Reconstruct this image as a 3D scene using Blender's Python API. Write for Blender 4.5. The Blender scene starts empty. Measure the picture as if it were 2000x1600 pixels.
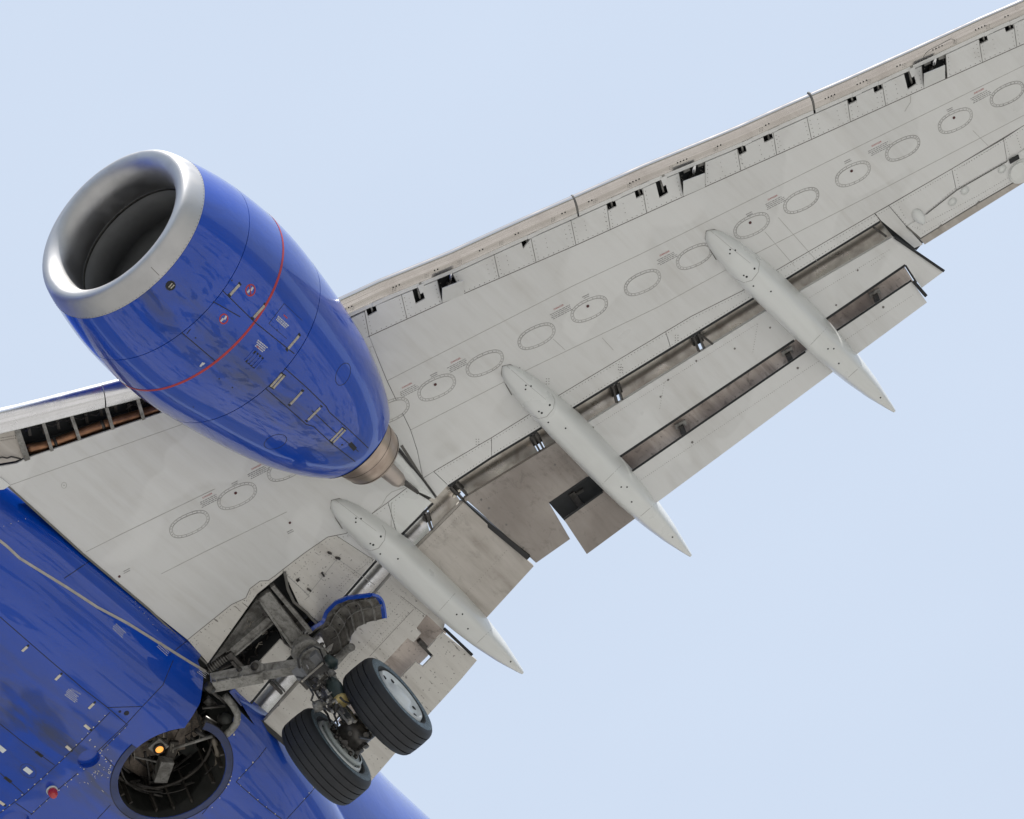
import bpy, bmesh, math, random
from mathutils import Vector, Matrix
from mathutils.bvhtree import BVHTree
random.seed(7)
R = math.radians
scene = bpy.context.scene
COL = scene.collection

# ------------------------------------------------------------------ camera
# aircraft frame: x forward, y to port, z up, origin between the main wheels
HGT = 34.3                                   # height of the main axle over the ground
d = Vector((-.64, -.15, .754)).normalized()
r_ = Vector((-.563, .76, -.326)); r_ = (r_ - d * r_.dot(d)).normalized()
v_ = d.cross(r_)
DIST = 45.0; FOC = 184 * DIST                # focal length in photo pixels (2000 px wide)
CAM = Vector((0, 3.29, 0)) - (r_ * (757 - 1000) / FOC + v_ * (1380 - 800) / FOC + d) * DIST
cd = bpy.data.cameras.new('camera'); cam = bpy.data.objects.new('camera', cd); COL.objects.link(cam)
cd.sensor_width = 36; cd.lens = FOC * 36 / 2000; cd.clip_start = 1; cd.clip_end = 20000
M = Matrix((( r_.x, -v_.x, -d.x), (r_.y, -v_.y, -d.y), (r_.z, -v_.z, -d.z))).to_4x4()
M.translation = CAM + Vector((0, 0, HGT)); cam.matrix_world = M
scene.camera = cam

# ------------------------------------------------------------------ light
SUN_EL = R(58); SUN_DIR = Vector((.28, .96, 0)).normalized()      # horizontal direction towards the sun
w = bpy.data.worlds.new('World'); scene.world = w; w.use_nodes = True
nt = w.node_tree; nt.nodes.clear()
out = nt.nodes.new('ShaderNodeOutputWorld'); bg = nt.nodes.new('ShaderNodeBackground')
sky = nt.nodes.new('ShaderNodeTexSky'); sky.sky_type = 'NISHITA'; sky.sun_disc = False
sky.sun_elevation = SUN_EL; sky.sun_rotation = math.atan2(SUN_DIR.x, SUN_DIR.y)
sky.air_density = 1.0; sky.dust_density = 4.0; sky.ozone_density = 1.0
# a thin high veil of cloud, even over the whole sky, paler in soft broad wisps
tc = nt.nodes.new('ShaderNodeTexCoord'); no = nt.nodes.new('ShaderNodeTexNoise')
mp = nt.nodes.new('ShaderNodeMapping'); mp.inputs['Scale'].default_value = (1, 1, 2.2)
no.inputs['Scale'].default_value = 2.3; no.inputs['Detail'].default_value = 5; no.inputs['Roughness'].default_value = .5
mr = nt.nodes.new('ShaderNodeMapRange'); mr.inputs[1].default_value = .3; mr.inputs[2].default_value = .7
mr.inputs[3].default_value = .80; mr.inputs[4].default_value = .93
mx = nt.nodes.new('ShaderNodeMix'); mx.data_type = 'RGBA'; mx.inputs[7].default_value = (4.74, 5.47, 6.6, 1)
nt.links.new(tc.outputs['Generated'], mp.inputs[0]); nt.links.new(mp.outputs[0], no.inputs['Vector'])
nt.links.new(no.outputs['Fac'], mr.inputs[0]); nt.links.new(mr.outputs[0], mx.inputs[0])
nt.links.new(sky.outputs[0], mx.inputs[6]); nt.links.new(mx.outputs[2], bg.inputs[0])
nt.links.new(bg.outputs[0], out.inputs[0]); bg.inputs[1].default_value = .10
sl = bpy.data.lights.new('sun', 'SUN'); sl.energy = 4.2; sl.angle = R(.53); sl.color = (1, .96, .9)
so = bpy.data.objects.new('sun', sl); COL.objects.link(so)
sd = (SUN_DIR * math.cos(SUN_EL) + Vector((0, 0, math.sin(SUN_EL))))
so.rotation_euler = sd.to_track_quat('Z', 'Y').to_euler()
scene.view_settings.view_transform = 'Standard'; scene.view_settings.look = 'None'
scene.view_settings.gamma = 1; scene.view_settings.use_curve_mapping = False
scene.view_settings.exposure = 0.52
scene.render.engine = 'CYCLES'
scene.cycles.max_bounces = 8

# ------------------------------------------------------------------ materials
def newmat(name):
    m = bpy.data.materials.new(name); m.use_nodes = True
    return m, m.node_tree, m.node_tree.nodes['Principled BSDF']
def nd(t, kind, **kw):
    n = t.nodes.new(kind)
    for k, v in kw.items():
        if k in n.inputs: n.inputs[k].default_value = v
        else: setattr(n, k, v)
    return n
def mixc(t, fac, a, b):
    m = t.nodes.new('ShaderNodeMix'); m.data_type = 'RGBA'
    for s, val in ((0, fac), (6, a), (7, b)):
        if hasattr(val, 'links') or hasattr(val, 'is_linked'): t.links.new(val, m.inputs[s])
        else: m.inputs[s].default_value = val if s == 0 else (*val, 1) if len(val) == 3 else val
    return m.outputs[2]
def ramp(t, src, a, b, lo=0, hi=1):
    m = t.nodes.new('ShaderNodeMapRange'); m.inputs[1].default_value = a; m.inputs[2].default_value = b
    m.inputs[3].default_value = lo; m.inputs[4].default_value = hi; t.links.new(src, m.inputs[0]); return m.outputs[0]
def noise(t, scale3, scale=1, detail=4, rough=.55, dist=0):
    c = t.nodes.new('ShaderNodeTexCoord'); mp = t.nodes.new('ShaderNodeMapping'); mp.inputs['Scale'].default_value = scale3
    n = t.nodes.new('ShaderNodeTexNoise'); n.inputs['Scale'].default_value = scale; n.inputs['Detail'].default_value = detail
    n.inputs['Roughness'].default_value = rough; n.inputs['Distortion'].default_value = dist
    t.links.new(c.outputs['Object'], mp.inputs[0]); t.links.new(mp.outputs[0], n.inputs['Vector']); return n.outputs['Fac']
def mul(t, a, b, op='MULTIPLY'):
    m = t.nodes.new('ShaderNodeMath'); m.operation = op
    for i, val in enumerate((a, b)):
        if isinstance(val, (int, float)): m.inputs[i].default_value = val
        else: t.links.new(val, m.inputs[i])
    return m.outputs[0]
def bump(t, p, h, strength=.1, dist=.01):
    b = t.nodes.new('ShaderNodeBump'); b.inputs['Strength'].default_value = strength; b.inputs['Distance'].default_value = dist
    t.links.new(h, b.inputs['Height']); t.links.new(b.outputs[0], p.inputs['Normal'])

def paint(name, base, dirt, amount=.5, rough=.38, spots=0.0, patch=.0, coat=0.0, blot=0.0):
    """aged paint: long grime streaks in the direction of flight, soft blotches, fine speckle"""
    m, t, p = newmat(name)
    s1 = noise(t, (.5, 5.5, 2), 1.0, 6, .6, .3); s2 = noise(t, (1, 1, 1), 1.1, 5, .55); s3 = noise(t, (2, 16, 4), 1.0, 3, .6)
    f = mul(t, ramp(t, s1, .42, .74), ramp(t, s2, .35, .65)); f = mul(t, f, amount)
    f = mul(t, f, mul(t, ramp(t, s3, .5, .8), amount * .35), 'ADD')
    c = mixc(t, f, base, dirt)
    st = mul(t, ramp(t, noise(t, (.30, 7, 1), 1.0, 3, .5, .15), .63, .74), ramp(t, noise(t, (.5, .5, .5), 1.3, 2), .4, .6))
    c = mixc(t, mul(t, st, .38 * min(1, amount * 2)), c, dirt)
    if blot:
        c = mixc(t, mul(t, ramp(t, noise(t, (1, 1.2, 1), 1.1, 5, .5, .3), .40, .66), blot), c, dirt)
        c = mixc(t, mul(t, ramp(t, noise(t, (2.2, 3, 1), 2.6, 6, .7, .5), .55, .66), blot * .7), c, tuple(x * .55 for x in dirt))
    if patch:                                   # repainted / wiped areas, slightly lighter with soft shapes
        s4 = noise(t, (1, 1, 1), .75, 2, .4, .6)
        c = mixc(t, mul(t, ramp(t, s4, .50, .53), patch), c, tuple(min(1, x * 1.13) for x in base))
    if spots:
        s5 = noise(t, (1, 1, 1), 30, 2, .5); c = mixc(t, mul(t, ramp(t, s5, .66, .72), spots), c, (.05, .045, .04))
        s6 = noise(t, (6, 40, 10), 1, 2, .5); c = mixc(t, mul(t, ramp(t, s6, .70, .76), spots), c, (.07, .06, .05))
    t.links.new(c, p.inputs['Base Color'])
    t.links.new(ramp(t, s2, .3, .7, rough - .06, rough + .1), p.inputs['Roughness'])
    p.inputs['Coat Weight'].default_value = coat; p.inputs['Coat Roughness'].default_value = .12
    bump(t, p, noise(t, (1, 1, 1), 2.2, 3, .5), .12, .02)
    return m
def metal(name, base, rough, dirt=None, amount=.4, s3=(3, 3, 3), bumpd=.0):
    m, t, p = newmat(name); p.inputs['Metallic'].default_value = 1
    n = noise(t, s3, 1.4, 6, .6, .4)
    c = mixc(t, mul(t, ramp(t, n, .4, .75), amount), base, dirt or tuple(x * .6 for x in base))
    t.links.new(c, p.inputs['Base Color']); t.links.new(ramp(t, n, .3, .7, rough * .8, rough * 1.35), p.inputs['Roughness'])
    if bumpd: bump(t, p, n, bumpd, .01)
    return m
def plain(name, base, rough=.6, metallic=0.0, var=.25, sc=9):
    m, t, p = newmat(name); n = noise(t, (1, 1, 1), sc, 5, .6)
    c = mixc(t, ramp(t, n, .35, .7), base, tuple(x * (1 - var) for x in base))
    t.links.new(c, p.inputs['Base Color']); p.inputs['Roughness'].default_value = rough; p.inputs['Metallic'].default_value = metallic
    return m
def blue(name, keel=None, amt=.8):
    m, t, p = newmat(name); base = (.0, .050, .39)
    f = mul(t, ramp(t, noise(t, (.6, 2.2, 2), 1.2, 5, .55, .4), .42, .75), .22)
    if keel is not None:                        # oil and soot along the keel, blown aft
        c = t.nodes.new('ShaderNodeTexCoord'); sx = t.nodes.new('ShaderNodeSeparateXYZ'); t.links.new(c.outputs['Object'], sx.inputs[0])
        k = t.nodes.new('ShaderNodeMath'); k.operation = 'ABSOLUTE'; t.links.new(mul(t, sx.outputs[1], -keel[0], 'ADD'), k.inputs[0])
        kk = ramp(t, k.outputs[0], keel[1], .04, 0, 1)
        low = ramp(t, sx.outputs[2], keel[2], keel[2] - .35, 0, 1)
        g = mul(t, mul(t, kk, low), ramp(t, noise(t, (.8, 3.6, 3), 1.6, 6, .6, .5), .36, .64)); g = mul(t, g, amt)
        f = mul(t, f, g, 'MAXIMUM')
    col = mixc(t, f, base, (.045, .05, .06))
    t.links.new(col, p.inputs['Base Color'])
    t.links.new(ramp(t, f, 0, .8, .30, .5), p.inputs['Roughness'])
    p.inputs['Specular IOR Level'].default_value = .15; p.inputs['Coat Weight'].default_value = 1; p.inputs['Coat IOR'].default_value = 1.5; p.inputs['Coat Roughness'].default_value = .02
    bump(t, p, noise(t, (1, 1.6, 1.6), 2.6, 3, .5, .3), .30, .03)
    return m

WHITE = paint('wing_grey_paint', (.595, .60, .595), (.40, .38, .35), .46, .33, patch=.42, coat=.28)
WHITE2 = paint('fairing_grey_paint', (.62, .635, .625), (.43, .42, .39), .35, .30, patch=.3, coat=.25)
WHITED = paint('speckled_grey_paint', (.58, .565, .53), (.30, .27, .24), .6, .42, spots=.75)
SOOT = paint('sooted_grey_paint', (.33, .30, .275), (.14, .115, .10), .8, .45, blot=.45)
SOOT2 = paint('lightly_sooted_paint', (.48, .45, .415), (.24, .21, .18), .9, .42, blot=.35)
BLUE = blue('blue_paint')
BLUEN = blue('blue_cowl_paint', (4.9, .42, .95), .65)
BLUEB = blue('blue_belly_paint', (.35, .75, 1.4), .8)
LIP = metal('satin_aluminium', (.47, .47, .475), .46, (.40, .40, .405), .4, (2, 2, 2))
SLATM = metal('brushed_slat_metal', (.60, .565, .54), .20, (.46, .42, .395), .6, (.8, 3, 3))
POLISH = metal('polished_leading_edge', (.74, .74, .76), .24, (.6, .6, .62), .4)
COVE = metal('cove_metal', (.50, .47, .43), .30, (.20, .16, .13), .9, (1.5, 3, 3))
COVEB = metal('bright_cove_metal', (.62, .63, .64), .22, (.30, .28, .26), .8, (1.5, 3, 3))
COVED = paint('stained_channel', (.50, .44, .395), (.13, .10, .085), 1.0, .5, spots=.5, blot=.9)
NOZ = metal('heat_tinted_nozzle', (.50, .41, .35), .33, (.26, .20, .17), .8, (4, 1.5, 1.5), .1)
PLUG = metal('plug_metal', (.50, .44, .40), .42, (.4, .35, .33), .5)
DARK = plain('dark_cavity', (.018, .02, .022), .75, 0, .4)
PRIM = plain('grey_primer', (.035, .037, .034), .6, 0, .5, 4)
LINER = plain('inlet_liner', (.27, .275, .28), .5, 0, .2, 3)
SEAM = plain('seam_sealant', (.15, .145, .135), .7)
SEAML = plain('light_seam', (.38, .375, .36), .6)
SEAMR = plain('ring_seam_grey', (.30, .295, .285), .6)
SEAMB = plain('blue_panel_gap', (.006, .008, .022), .6)
FAST = plain('fastener_dark', (.17, .16, .15), .5)
SILV = plain('bare_fastener', (.62, .58, .5), .4, .3)
def grimy(name, base, dirt, cover=.5, rough=.42):
    m, t, p = newmat(name); a = noise(t, (1, 1, 1), 5.5, 7, .68, .6); b = noise(t, (1, 1, 1), 28, 4, .65)
    c = mixc(t, mul(t, ramp(t, a, .60 - cover * .28, .66), .85), base, dirt)
    c = mixc(t, mul(t, ramp(t, b, .52, .68), .6), c, dirt)
    t.links.new(c, p.inputs['Base Color']); t.links.new(ramp(t, a, .3, .7, rough - .1, rough + .2), p.inputs['Roughness'])
    bump(t, p, b, .25, .004); return m
GEAR = grimy('gear_grey_paint', (.27, .265, .25), (.055, .05, .044), .6)
GEARD = plain('greasy_gear_metal', (.085, .08, .075), .38, .5, .7, 14)
STEEL = metal('chrome_rod', (.75, .75, .76), .12)
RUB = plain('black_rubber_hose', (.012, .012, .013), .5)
TEAL = plain('dark_green_sleeve', (.03, .05, .05), .45)
YEL = paint('yellow_brake_paint', (.50, .40, .16), (.18, .14, .08), .9, .5)
BRK = paint('pale_brake_casting', (.36, .40, .40), (.14, .15, .15), .8, .5)
RIMW = plain('white_rim_paint', (.62, .66, .68), .35, 0, .15)
RED = plain('red_marking', (.42, .025, .03), .45)
WTXT = plain('white_marking', (.52, .53, .58), .5)
GTXT = plain('grey_marking', (.25, .25, .25), .6)
CAPM = plain('maroon_cap', (.07, .012, .015), .5)
COPPER = metal('copper_brown_duct', (.36, .19, .11), .38, (.10, .06, .045), .9, (3, 3, 3), .2)
LATCH = plain('bare_latch', (.42, .39, .34), .4, .4, .4, 30)
SEALG = plain('grey_sealant', (.40, .38, .35), .5)
def tyre_mat():
    m, t, p = newmat('tyre_rubber'); n = noise(t, (1, 1, 1), 6, 6, .6)
    t.links.new(mixc(t, ramp(t, n, .35, .7), (.008, .010, .014), (.015, .017, .022)), p.inputs['Base Color'])
    p.inputs['Roughness'].default_value = .62; bump(t, p, noise(t, (1, 1, 1), 40, 2), .05, .004); return m
TYRE = tyre_mat()
m, t, p = newmat('skylit_sidewall'); n = noise(t, (1, 1, 1), 45, 4, .7)
t.links.new(mixc(t, ramp(t, n, .45, .65), (.07, .10, .125), (.17, .23, .27)), p.inputs['Base Color']); p.inputs['Roughness'].default_value = .6; SIDE = m  # sky light on the sidewall is put into its pale blue colour
m, t, p = newmat('red_beacon_glass'); p.inputs['Base Color'].default_value = (.45, .01, .02, 1); p.inputs['Roughness'].default_value = .1; p.inputs['Coat Weight'].default_value = 1; BEAC = m
m, t, p = newmat('lit_lamp'); p.inputs['Emission Color'].default_value = (1, .36, .06, 1); p.inputs['Emission Strength'].default_value = .75; p.inputs['Base Color'].default_value = (.8, .4, .1, 1); LAMP = m

# ------------------------------------------------------------------ helpers
ROOT = bpy.data.objects.new('airliner', None); COL.objects.link(ROOT); ROOT.location = (0, 0, HGT)
ROOT.empty_display_size = 2
ROOT['label'] = 'blue and grey twin jet airliner seen from below with wheels down and flaps extended'
ROOT['category'] = 'airliner'

def link(name, me, mat=None, parent=ROOT, smooth=False, kind=None, label=None):
    o = bpy.data.objects.new(name, me); COL.objects.link(o)
    if mat is not None:
        for mm in (mat if isinstance(mat, (list, tuple)) else [mat]): me.materials.append(mm)
    if smooth:
        for f in me.polygons: f.use_smooth = True
    o.parent = parent
    if kind: o['kind'] = kind
    if label: o['label'] = label
    return o
def mesh(name, vs, fs):
    me = bpy.data.meshes.new(name); me.from_pydata([tuple(v) for v in vs], [], fs); me.update(); return me
def fixn(me):
    bm = bmesh.new(); bm.from_mesh(me); bmesh.ops.recalc_face_normals(bm, faces=bm.faces); bm.to_mesh(me); bm.free(); return me
class MB:
    """collects shapes of one part"""
    def __init__(s): s.v = []; s.f = []; s.m = []
    def add(s, vs, fs, mi=0):
        o = len(s.v); s.v += [Vector(x) for x in vs]; s.f += [[i + o for i in f] for f in fs]; s.m += [mi] * len(fs); return s
    def tube(s, pts, rad, n=8, cap=True, mi=0):
        pts = [Vector(p) for p in pts]; rs = rad if isinstance(rad, (list, tuple)) else [rad] * len(pts)
        vs = []; fs = []; up = None
        for i, p in enumerate(pts):
            tn = (pts[min(i + 1, len(pts) - 1)] - pts[max(i - 1, 0)]).normalized()
            if up is None: up = Vector((0, 0, 1)) if abs(tn.z) < .9 else Vector((1, 0, 0))
            a = tn.cross(up).normalized(); b = a.cross(tn).normalized(); up = b
            for k in range(n):
                th = 2 * math.pi * k / n; vs.append(p + (a * math.cos(th) + b * math.sin(th)) * rs[i])
        for i in range(len(pts) - 1):
            for k in range(n): fs.append([i * n + k, i * n + (k + 1) % n, (i + 1) * n + (k + 1) % n, (i + 1) * n + k])
        if cap: fs += [list(range(n))[::-1], [(len(pts) - 1) * n + k for k in range(n)]]
        return s.add(vs, fs, mi)
    def beam(s, a, b, wid, hgt, up=(0, 0, 1), w2=None, h2=None, mi=0):
        a = Vector(a); b = Vector(b); t = (b - a).normalized(); x = t.cross(Vector(up)).normalized(); y = x.cross(t)
        vs = []
        for p, ww, hh in ((a, wid, hgt), (b, w2 or wid, h2 or hgt)):
            for i, j in ((-1, -1), (1, -1), (1, 1), (-1, 1)): vs.append(p + x * ww / 2 * i + y * hh / 2 * j)
        return s.add(vs, [[3, 2, 1, 0], [4, 5, 6, 7], [0, 1, 5, 4], [1, 2, 6, 5], [2, 3, 7, 6], [3, 0, 4, 7]], mi)
    def disc(s, p, nrm, rad, th=.004, n=8, mi=0):
        nrm = Vector(nrm).normalized(); return s.tube([Vector(p) - nrm * .003, Vector(p) + nrm * th], rad, n, True, mi)
    def build(s, name, mat, parent=ROOT, smooth=False, kind=None, label=None, bevel=0):
        me = mesh(name, s.v, s.f)
        mats = mat if isinstance(mat, (list, tuple)) else [mat]
        for i, pp in enumerate(me.polygons): pp.material_index = s.m[i]
        fixn(me); o = link(name, me, mats, parent, smooth, kind, label)
        if bevel: bv = o.modifiers.new('bevel', 'BEVEL'); bv.width = bevel; bv.segments = 2; bv.limit_method = 'ANGLE'
        if smooth == 'auto':
            for e in me.polygons: e.use_smooth = True
        return o

# pixel of the photograph (2000 x 1600) -> viewing ray -> point on a real surface
def ray(u, w): return r_ * (u - 1000) / FOC + v_ * (w - 800) / FOC + d
def onp(u, w, n, c):
    q = ray(u, w); n = Vector(n); return CAM + q * ((c - n.dot(CAM)) / n.dot(q))
TAN = math.tan(R(6)); ZW = 1.35 - 1.9 * TAN
def xle(y): return 7.09 - .73 * y if y < 4.25 else 6.04 - .483 * y
def xte(y): return 1.03 - .27 * y
def camber(x, y):
    f = (xle(y) - x) / max(.5, xle(y) - xte(y)); f = min(1.3, max(-.1, f)); return .05 * ((f - .42) / .6) ** 2
def wz(x, y): return ZW + TAN * y + camber(x, y)
def W(u, w, dz=0.0):
    c = 0.0
    for _ in range(4):
        p = onp(u, w, (0, -TAN, 1), ZW + dz + c); c = camber(p.x, p.y)
    return p
def Y(u, w, y): return onp(u, w, (0, 1, 0), y)
def Z(u, w, z): return onp(u, w, (0, 0, 1), z)
WN = Vector((0, TAN, -1)).normalized()               # outward (downward) normal of the wing's underside
def wsurf(dz=0.0): return lambda u, w: (W(u, w, dz), WN)
def hitter(bvh):
    def f(u, w):
        q = ray(u, w).normalized(); loc, nrm, i, ds = bvh.ray_cast(CAM, q)
        if loc is None: return None
        if nrm.dot(q) > 0: nrm = -nrm
        return loc, nrm
    return f
def planesurf(p1, p2, slope):
    """plane through the spanwise line p1-p2, falling aft by `slope`"""
    a = (p2 - p1).normalized(); b = Vector((-1, 0, -math.tan(slope))).normalized(); n = a.cross(b).normalized()
    if n.z > 0: n = -n
    def f(u, w): return onp(u, w, n, n.dot(p1)), n
    return f
def densify(path, step=8):
    o = []
    for a, b in zip(path, path[1:]):
        n = max(1, int(math.hypot(b[0] - a[0], b[1] - a[1]) / step))
        o += [(a[0] + (b[0] - a[0]) * i / n, a[1] + (b[1] - a[1]) * i / n) for i in range(n)]
    return o + [path[-1]]
def strip(mb, path, surf, width=.008, lift=.003, step=10, mi=0):
    """a thin raised bead of sealant / paint along a line on a surface"""
    h = [surf(*q) for q in densify(path, step)]; h = [x for x in h if x]
    if len(h) < 2: return
    vs = []
    for i, (p, n) in enumerate(h):
        t = (h[min(i + 1, len(h) - 1)][0] - h[max(i - 1, 0)][0]).normalized(); s = t.cross(n).normalized() * width / 2
        vs += [p + s + n * lift, p - s + n * lift, p - s - n * .004, p + s - n * .004]
    fs = []
    for i in range(len(h) - 1):
        a = i * 4; b = a + 4
        fs += [[a, a + 1, b + 1, b], [a + 1, a + 2, b + 2, b + 1], [a + 3, a, b, b + 3]]
    mb.add(vs, fs, mi)
def dots(mb, path, surf, every=9, rad=.0075, jit=.0, mi=0, th=.002):
    L = 0; nxt = every / 2; rad *= .82
    for a, b in zip(path, path[1:]):
        l = math.hypot(b[0] - a[0], b[1] - a[1])
        while nxt <= L + l:
            k = (nxt - L) / l; u = a[0] + (b[0] - a[0]) * k; w = a[1] + (b[1] - a[1]) * k
            hh = surf(u, w)
            if hh: mb.disc(hh[0], hh[1], rad * random.uniform(.8, 1.15), th, 6, mi)
            nxt += every
        L += l
def dot1(mb, u, w, surf, rad=.012, th=.003, mi=0):
    hh = surf(u, w)
    if hh: mb.disc(hh[0], hh[1], rad, th, 10, mi)
def offset_poly(pts, g):
    """inset a 2D polygon by g metres"""
    n = len(pts); area = sum(pts[i][0] * pts[(i + 1) % n][1] - pts[(i + 1) % n][0] * pts[i][1] for i in range(n))
    s = 1 if area > 0 else -1; o = []
    for i in range(n):
        p0 = Vector(pts[i - 1][:2]); p1 = Vector(pts[i][:2]); p2 = Vector(pts[(i + 1) % n][:2])
        a = (p1 - p0); b = (p2 - p1)
        if a.length < 1e-6 or b.length < 1e-6: o.append(p1); continue
        na = Vector((-a.y, a.x)).normalized() * s; nb = Vector((-b.y, b.x)).normalized() * s
        m = (na + nb); m = m / max(.4, m.length_squared / 2) if m.length > .2 else na
        o.append(p1 + m * g)
    return o
def sheet(name, px, mat, dz=0.0, th=.016, gap=.003, parent=ROOT, surf=None, grid=.45, label=None, kind=None, bevel=.0):
    """a skin panel: outline taken on its own real surface, subdivided, given thickness"""
    if surf is None:
        P = [W(u, w, dz) for u, w in px]; zf = lambda x, y: wz(x, y) + dz
    else:
        P = [surf(u, w)[0] for u, w in px]; n0 = surf(*px[0])[1]; p0 = P[0]
        zf = lambda x, y: p0.z - (n0.x * (x - p0.x) + n0.y * (y - p0.y)) / n0.z
    P2 = offset_poly(P, gap)
    bm = bmesh.new(); f = bm.faces.new([bm.verts.new((p.x, p.y, 0)) for p in P2]); f.normal_update()
    if surf is None and grid:
        xs = [p.x for p in P2]; ys = [p.y for p in P2]
        k = math.floor(min(xs) / grid) * grid
        while k < max(xs):
            bmesh.ops.bisect_plane(bm, geom=bm.verts[:] + bm.edges[:] + bm.faces[:], plane_co=(k, 0, 0), plane_no=(1, 0, 0)); k += grid
        k = math.floor(min(ys) / 1.2) * 1.2
        while k < max(ys):
            bmesh.ops.bisect_plane(bm, geom=bm.verts[:] + bm.edges[:] + bm.faces[:], plane_co=(0, k, 0), plane_no=(0, 1, 0)); k += 1.2
    bmesh.ops.triangulate(bm, faces=bm.faces[:])
    bm.verts.ensure_lookup_table(); bm.verts.index_update()
    lo = [Vector((v.co.x, v.co.y, zf(v.co.x, v.co.y))) for v in bm.verts]
    fs = []; N = len(lo)
    for f in bm.faces:
        i = [v.index for v in f.verts]; fs.append(i); fs.append([j + N for j in i][::-1])
    for e in bm.edges:
        if len(e.link_faces) == 1:
            a, b = e.verts[0].index, e.verts[1].index; fs.append([a, b, b + N, a + N])
    bm.free()
    vs = lo + [p + Vector((0, 0, th)) for p in lo]
    me = fixn(mesh(name, vs, fs)); return link(name, me, mat, parent, False, kind, label)
def prism_z(px, z0, z1, surf=None):
    P = [(surf or (lambda a, b: W(a, b)))(u, w) for u, w in px]; n = len(P)
    vs = [Vector((p.x, p.y, z0)) for p in P] + [Vector((p.x, p.y, z1)) for p in P]
    return vs, [list(range(n))[::-1], [n + i for i in range(n)]] + [[i, (i + 1) % n, n + (i + 1) % n, n + i] for i in range(n)]
def boolean(o, cutters):
    """subtract closed meshes (vs, fs, material) from object o and bake the result"""
    for vs, fs, mat in cutters:
        me = fixn(mesh('cut', vs, fs)); me.materials.append(mat); c = bpy.data.objects.new('cut', me); COL.objects.link(c)
        c.parent = o.parent; c.matrix_parent_inverse = Matrix(); 
        md = o.modifiers.new('b', 'BOOLEAN'); md.operation = 'DIFFERENCE'; md.solver = 'EXACT'; md.object = c
        try: md.material_mode = 'TRANSFER'
        except Exception: pass
        bpy.context.view_layer.update()
        dg = bpy.context.evaluated_depsgraph_get(); new = bpy.data.meshes.new_from_object(o.evaluated_get(dg))
        o.modifiers.clear(); o.data = new; bpy.data.objects.remove(c)
    return o
def box_on(mb, a, b, surf, wid, th=.012, mi=0, sink=.002):
    ha = surf(*a); hb = surf(*b)
    if not ha or not hb: return
    n = (ha[1] + hb[1]).normalized(); off = n * (th / 2 - sink)
    mb.beam(ha[0] + off, hb[0] + off, wid, th, n, mi=mi)
def text_on(s, a, b, surf, mat, name, parent, lift=.004, flip=1):
    """lettering painted on a surface, reading from pixel a to pixel b"""
    ha = surf(*a); hb = surf(*b)
    if not ha or not hb: return
    cu = bpy.data.curves.new('txt', 'FONT'); cu.body = s; cu.size = 1; cu.resolution_u = 2
    o = bpy.data.objects.new('txt', cu); COL.objects.link(o); bpy.context.view_layer.update()
    me = bpy.data.meshes.new_from_object(o.evaluated_get(bpy.context.evaluated_depsgraph_get())); bpy.data.objects.remove(o)
    xs = [v.co.x for v in me.vertices]; w0 = max(xs) - min(xs); L = (hb[0] - ha[0]).length; k = L / w0
    ex = (hb[0] - ha[0]).normalized(); n = ha[1]; ey = n.cross(ex).normalized()
    for v in me.vertices: v.co = ha[0] + ex * (v.co.x - min(xs)) * k + ey * v.co.y * k * flip + n * lift
    me.materials.clear(); return link(name, me, mat, parent)
def lines_on(mb, a, b, surf, rows, drop, hgt, mi=0, lift=.003, seed=1):
    """rows of small print too small to read: broken short strokes"""
    rd = random.Random(seed)
    for k in range(rows):
        ax = a[0] + drop[0] * k; ay = a[1] + drop[1] * k; bx = b[0] + drop[0] * k; by = b[1] + drop[1] * k
        s = rd.uniform(0, .12); e = 1 - rd.uniform(0, .18)
        while s < e:
            l = rd.uniform(.05, .15); q = min(e, s + l)
            strip(mb, [(ax + (bx - ax) * s, ay + (by - ay) * s), (ax + (bx - ax) * q, ay + (by - ay) * q)], surf, hgt, lift, 50, mi)
            s = q + .028

# ------------------------------------------------------------------ ground
m, t, p = newmat('airfield_ground')
c = t.nodes.new('ShaderNodeTexCoord')
def gn(scale, det=5, rough=.6, dist=.0):
    n = t.nodes.new('ShaderNodeTexNoise'); n.inputs['Scale'].default_value = scale; n.inputs['Detail'].default_value = det
    n.inputs['Roughness'].default_value = rough; n.inputs['Distortion'].default_value = dist; t.links.new(c.outputs['Object'], n.inputs['Vector']); return n.outputs['Fac']
colr = mixc(t, ramp(t, gn(.02, 6, .6, .5), .42, .58), (.43, .42, .41), (.30, .293, .275))
colr = mixc(t, ramp(t, gn(.16, 4, .55, .9), .56, .575), colr, (.085, .09, .075))
colr = mixc(t, mul(t, ramp(t, gn(.9, 5, .7), .3, .7), .35), colr, (.30, .27, .22))
ln = t.nodes.new('ShaderNodeVectorMath'); ln.operation = 'LENGTH'; t.links.new(c.outputs['Object'], ln.inputs[0])
far = ramp(t, mul(t, ln.outputs['Value'], mul(t, gn(.012, 5, .6), 140), 'SUBTRACT'), 62, 74)
wood = mixc(t, ramp(t, gn(.03, 6, .65), .4, .6), (.035, .05, .025), (.14, .13, .10))
colr = mixc(t, far, colr, wood)
t.links.new(colr, p.inputs['Base Color']); p.inputs['Roughness'].default_value = .95
g = MB(); S = 6000
g.add([(-S, -S, 0), (S, -S, 0), (S, S, 0), (-S, S, 0)], [[0, 1, 2, 3]])
go = g.build('ground', m, None, kind='structure')

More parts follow.
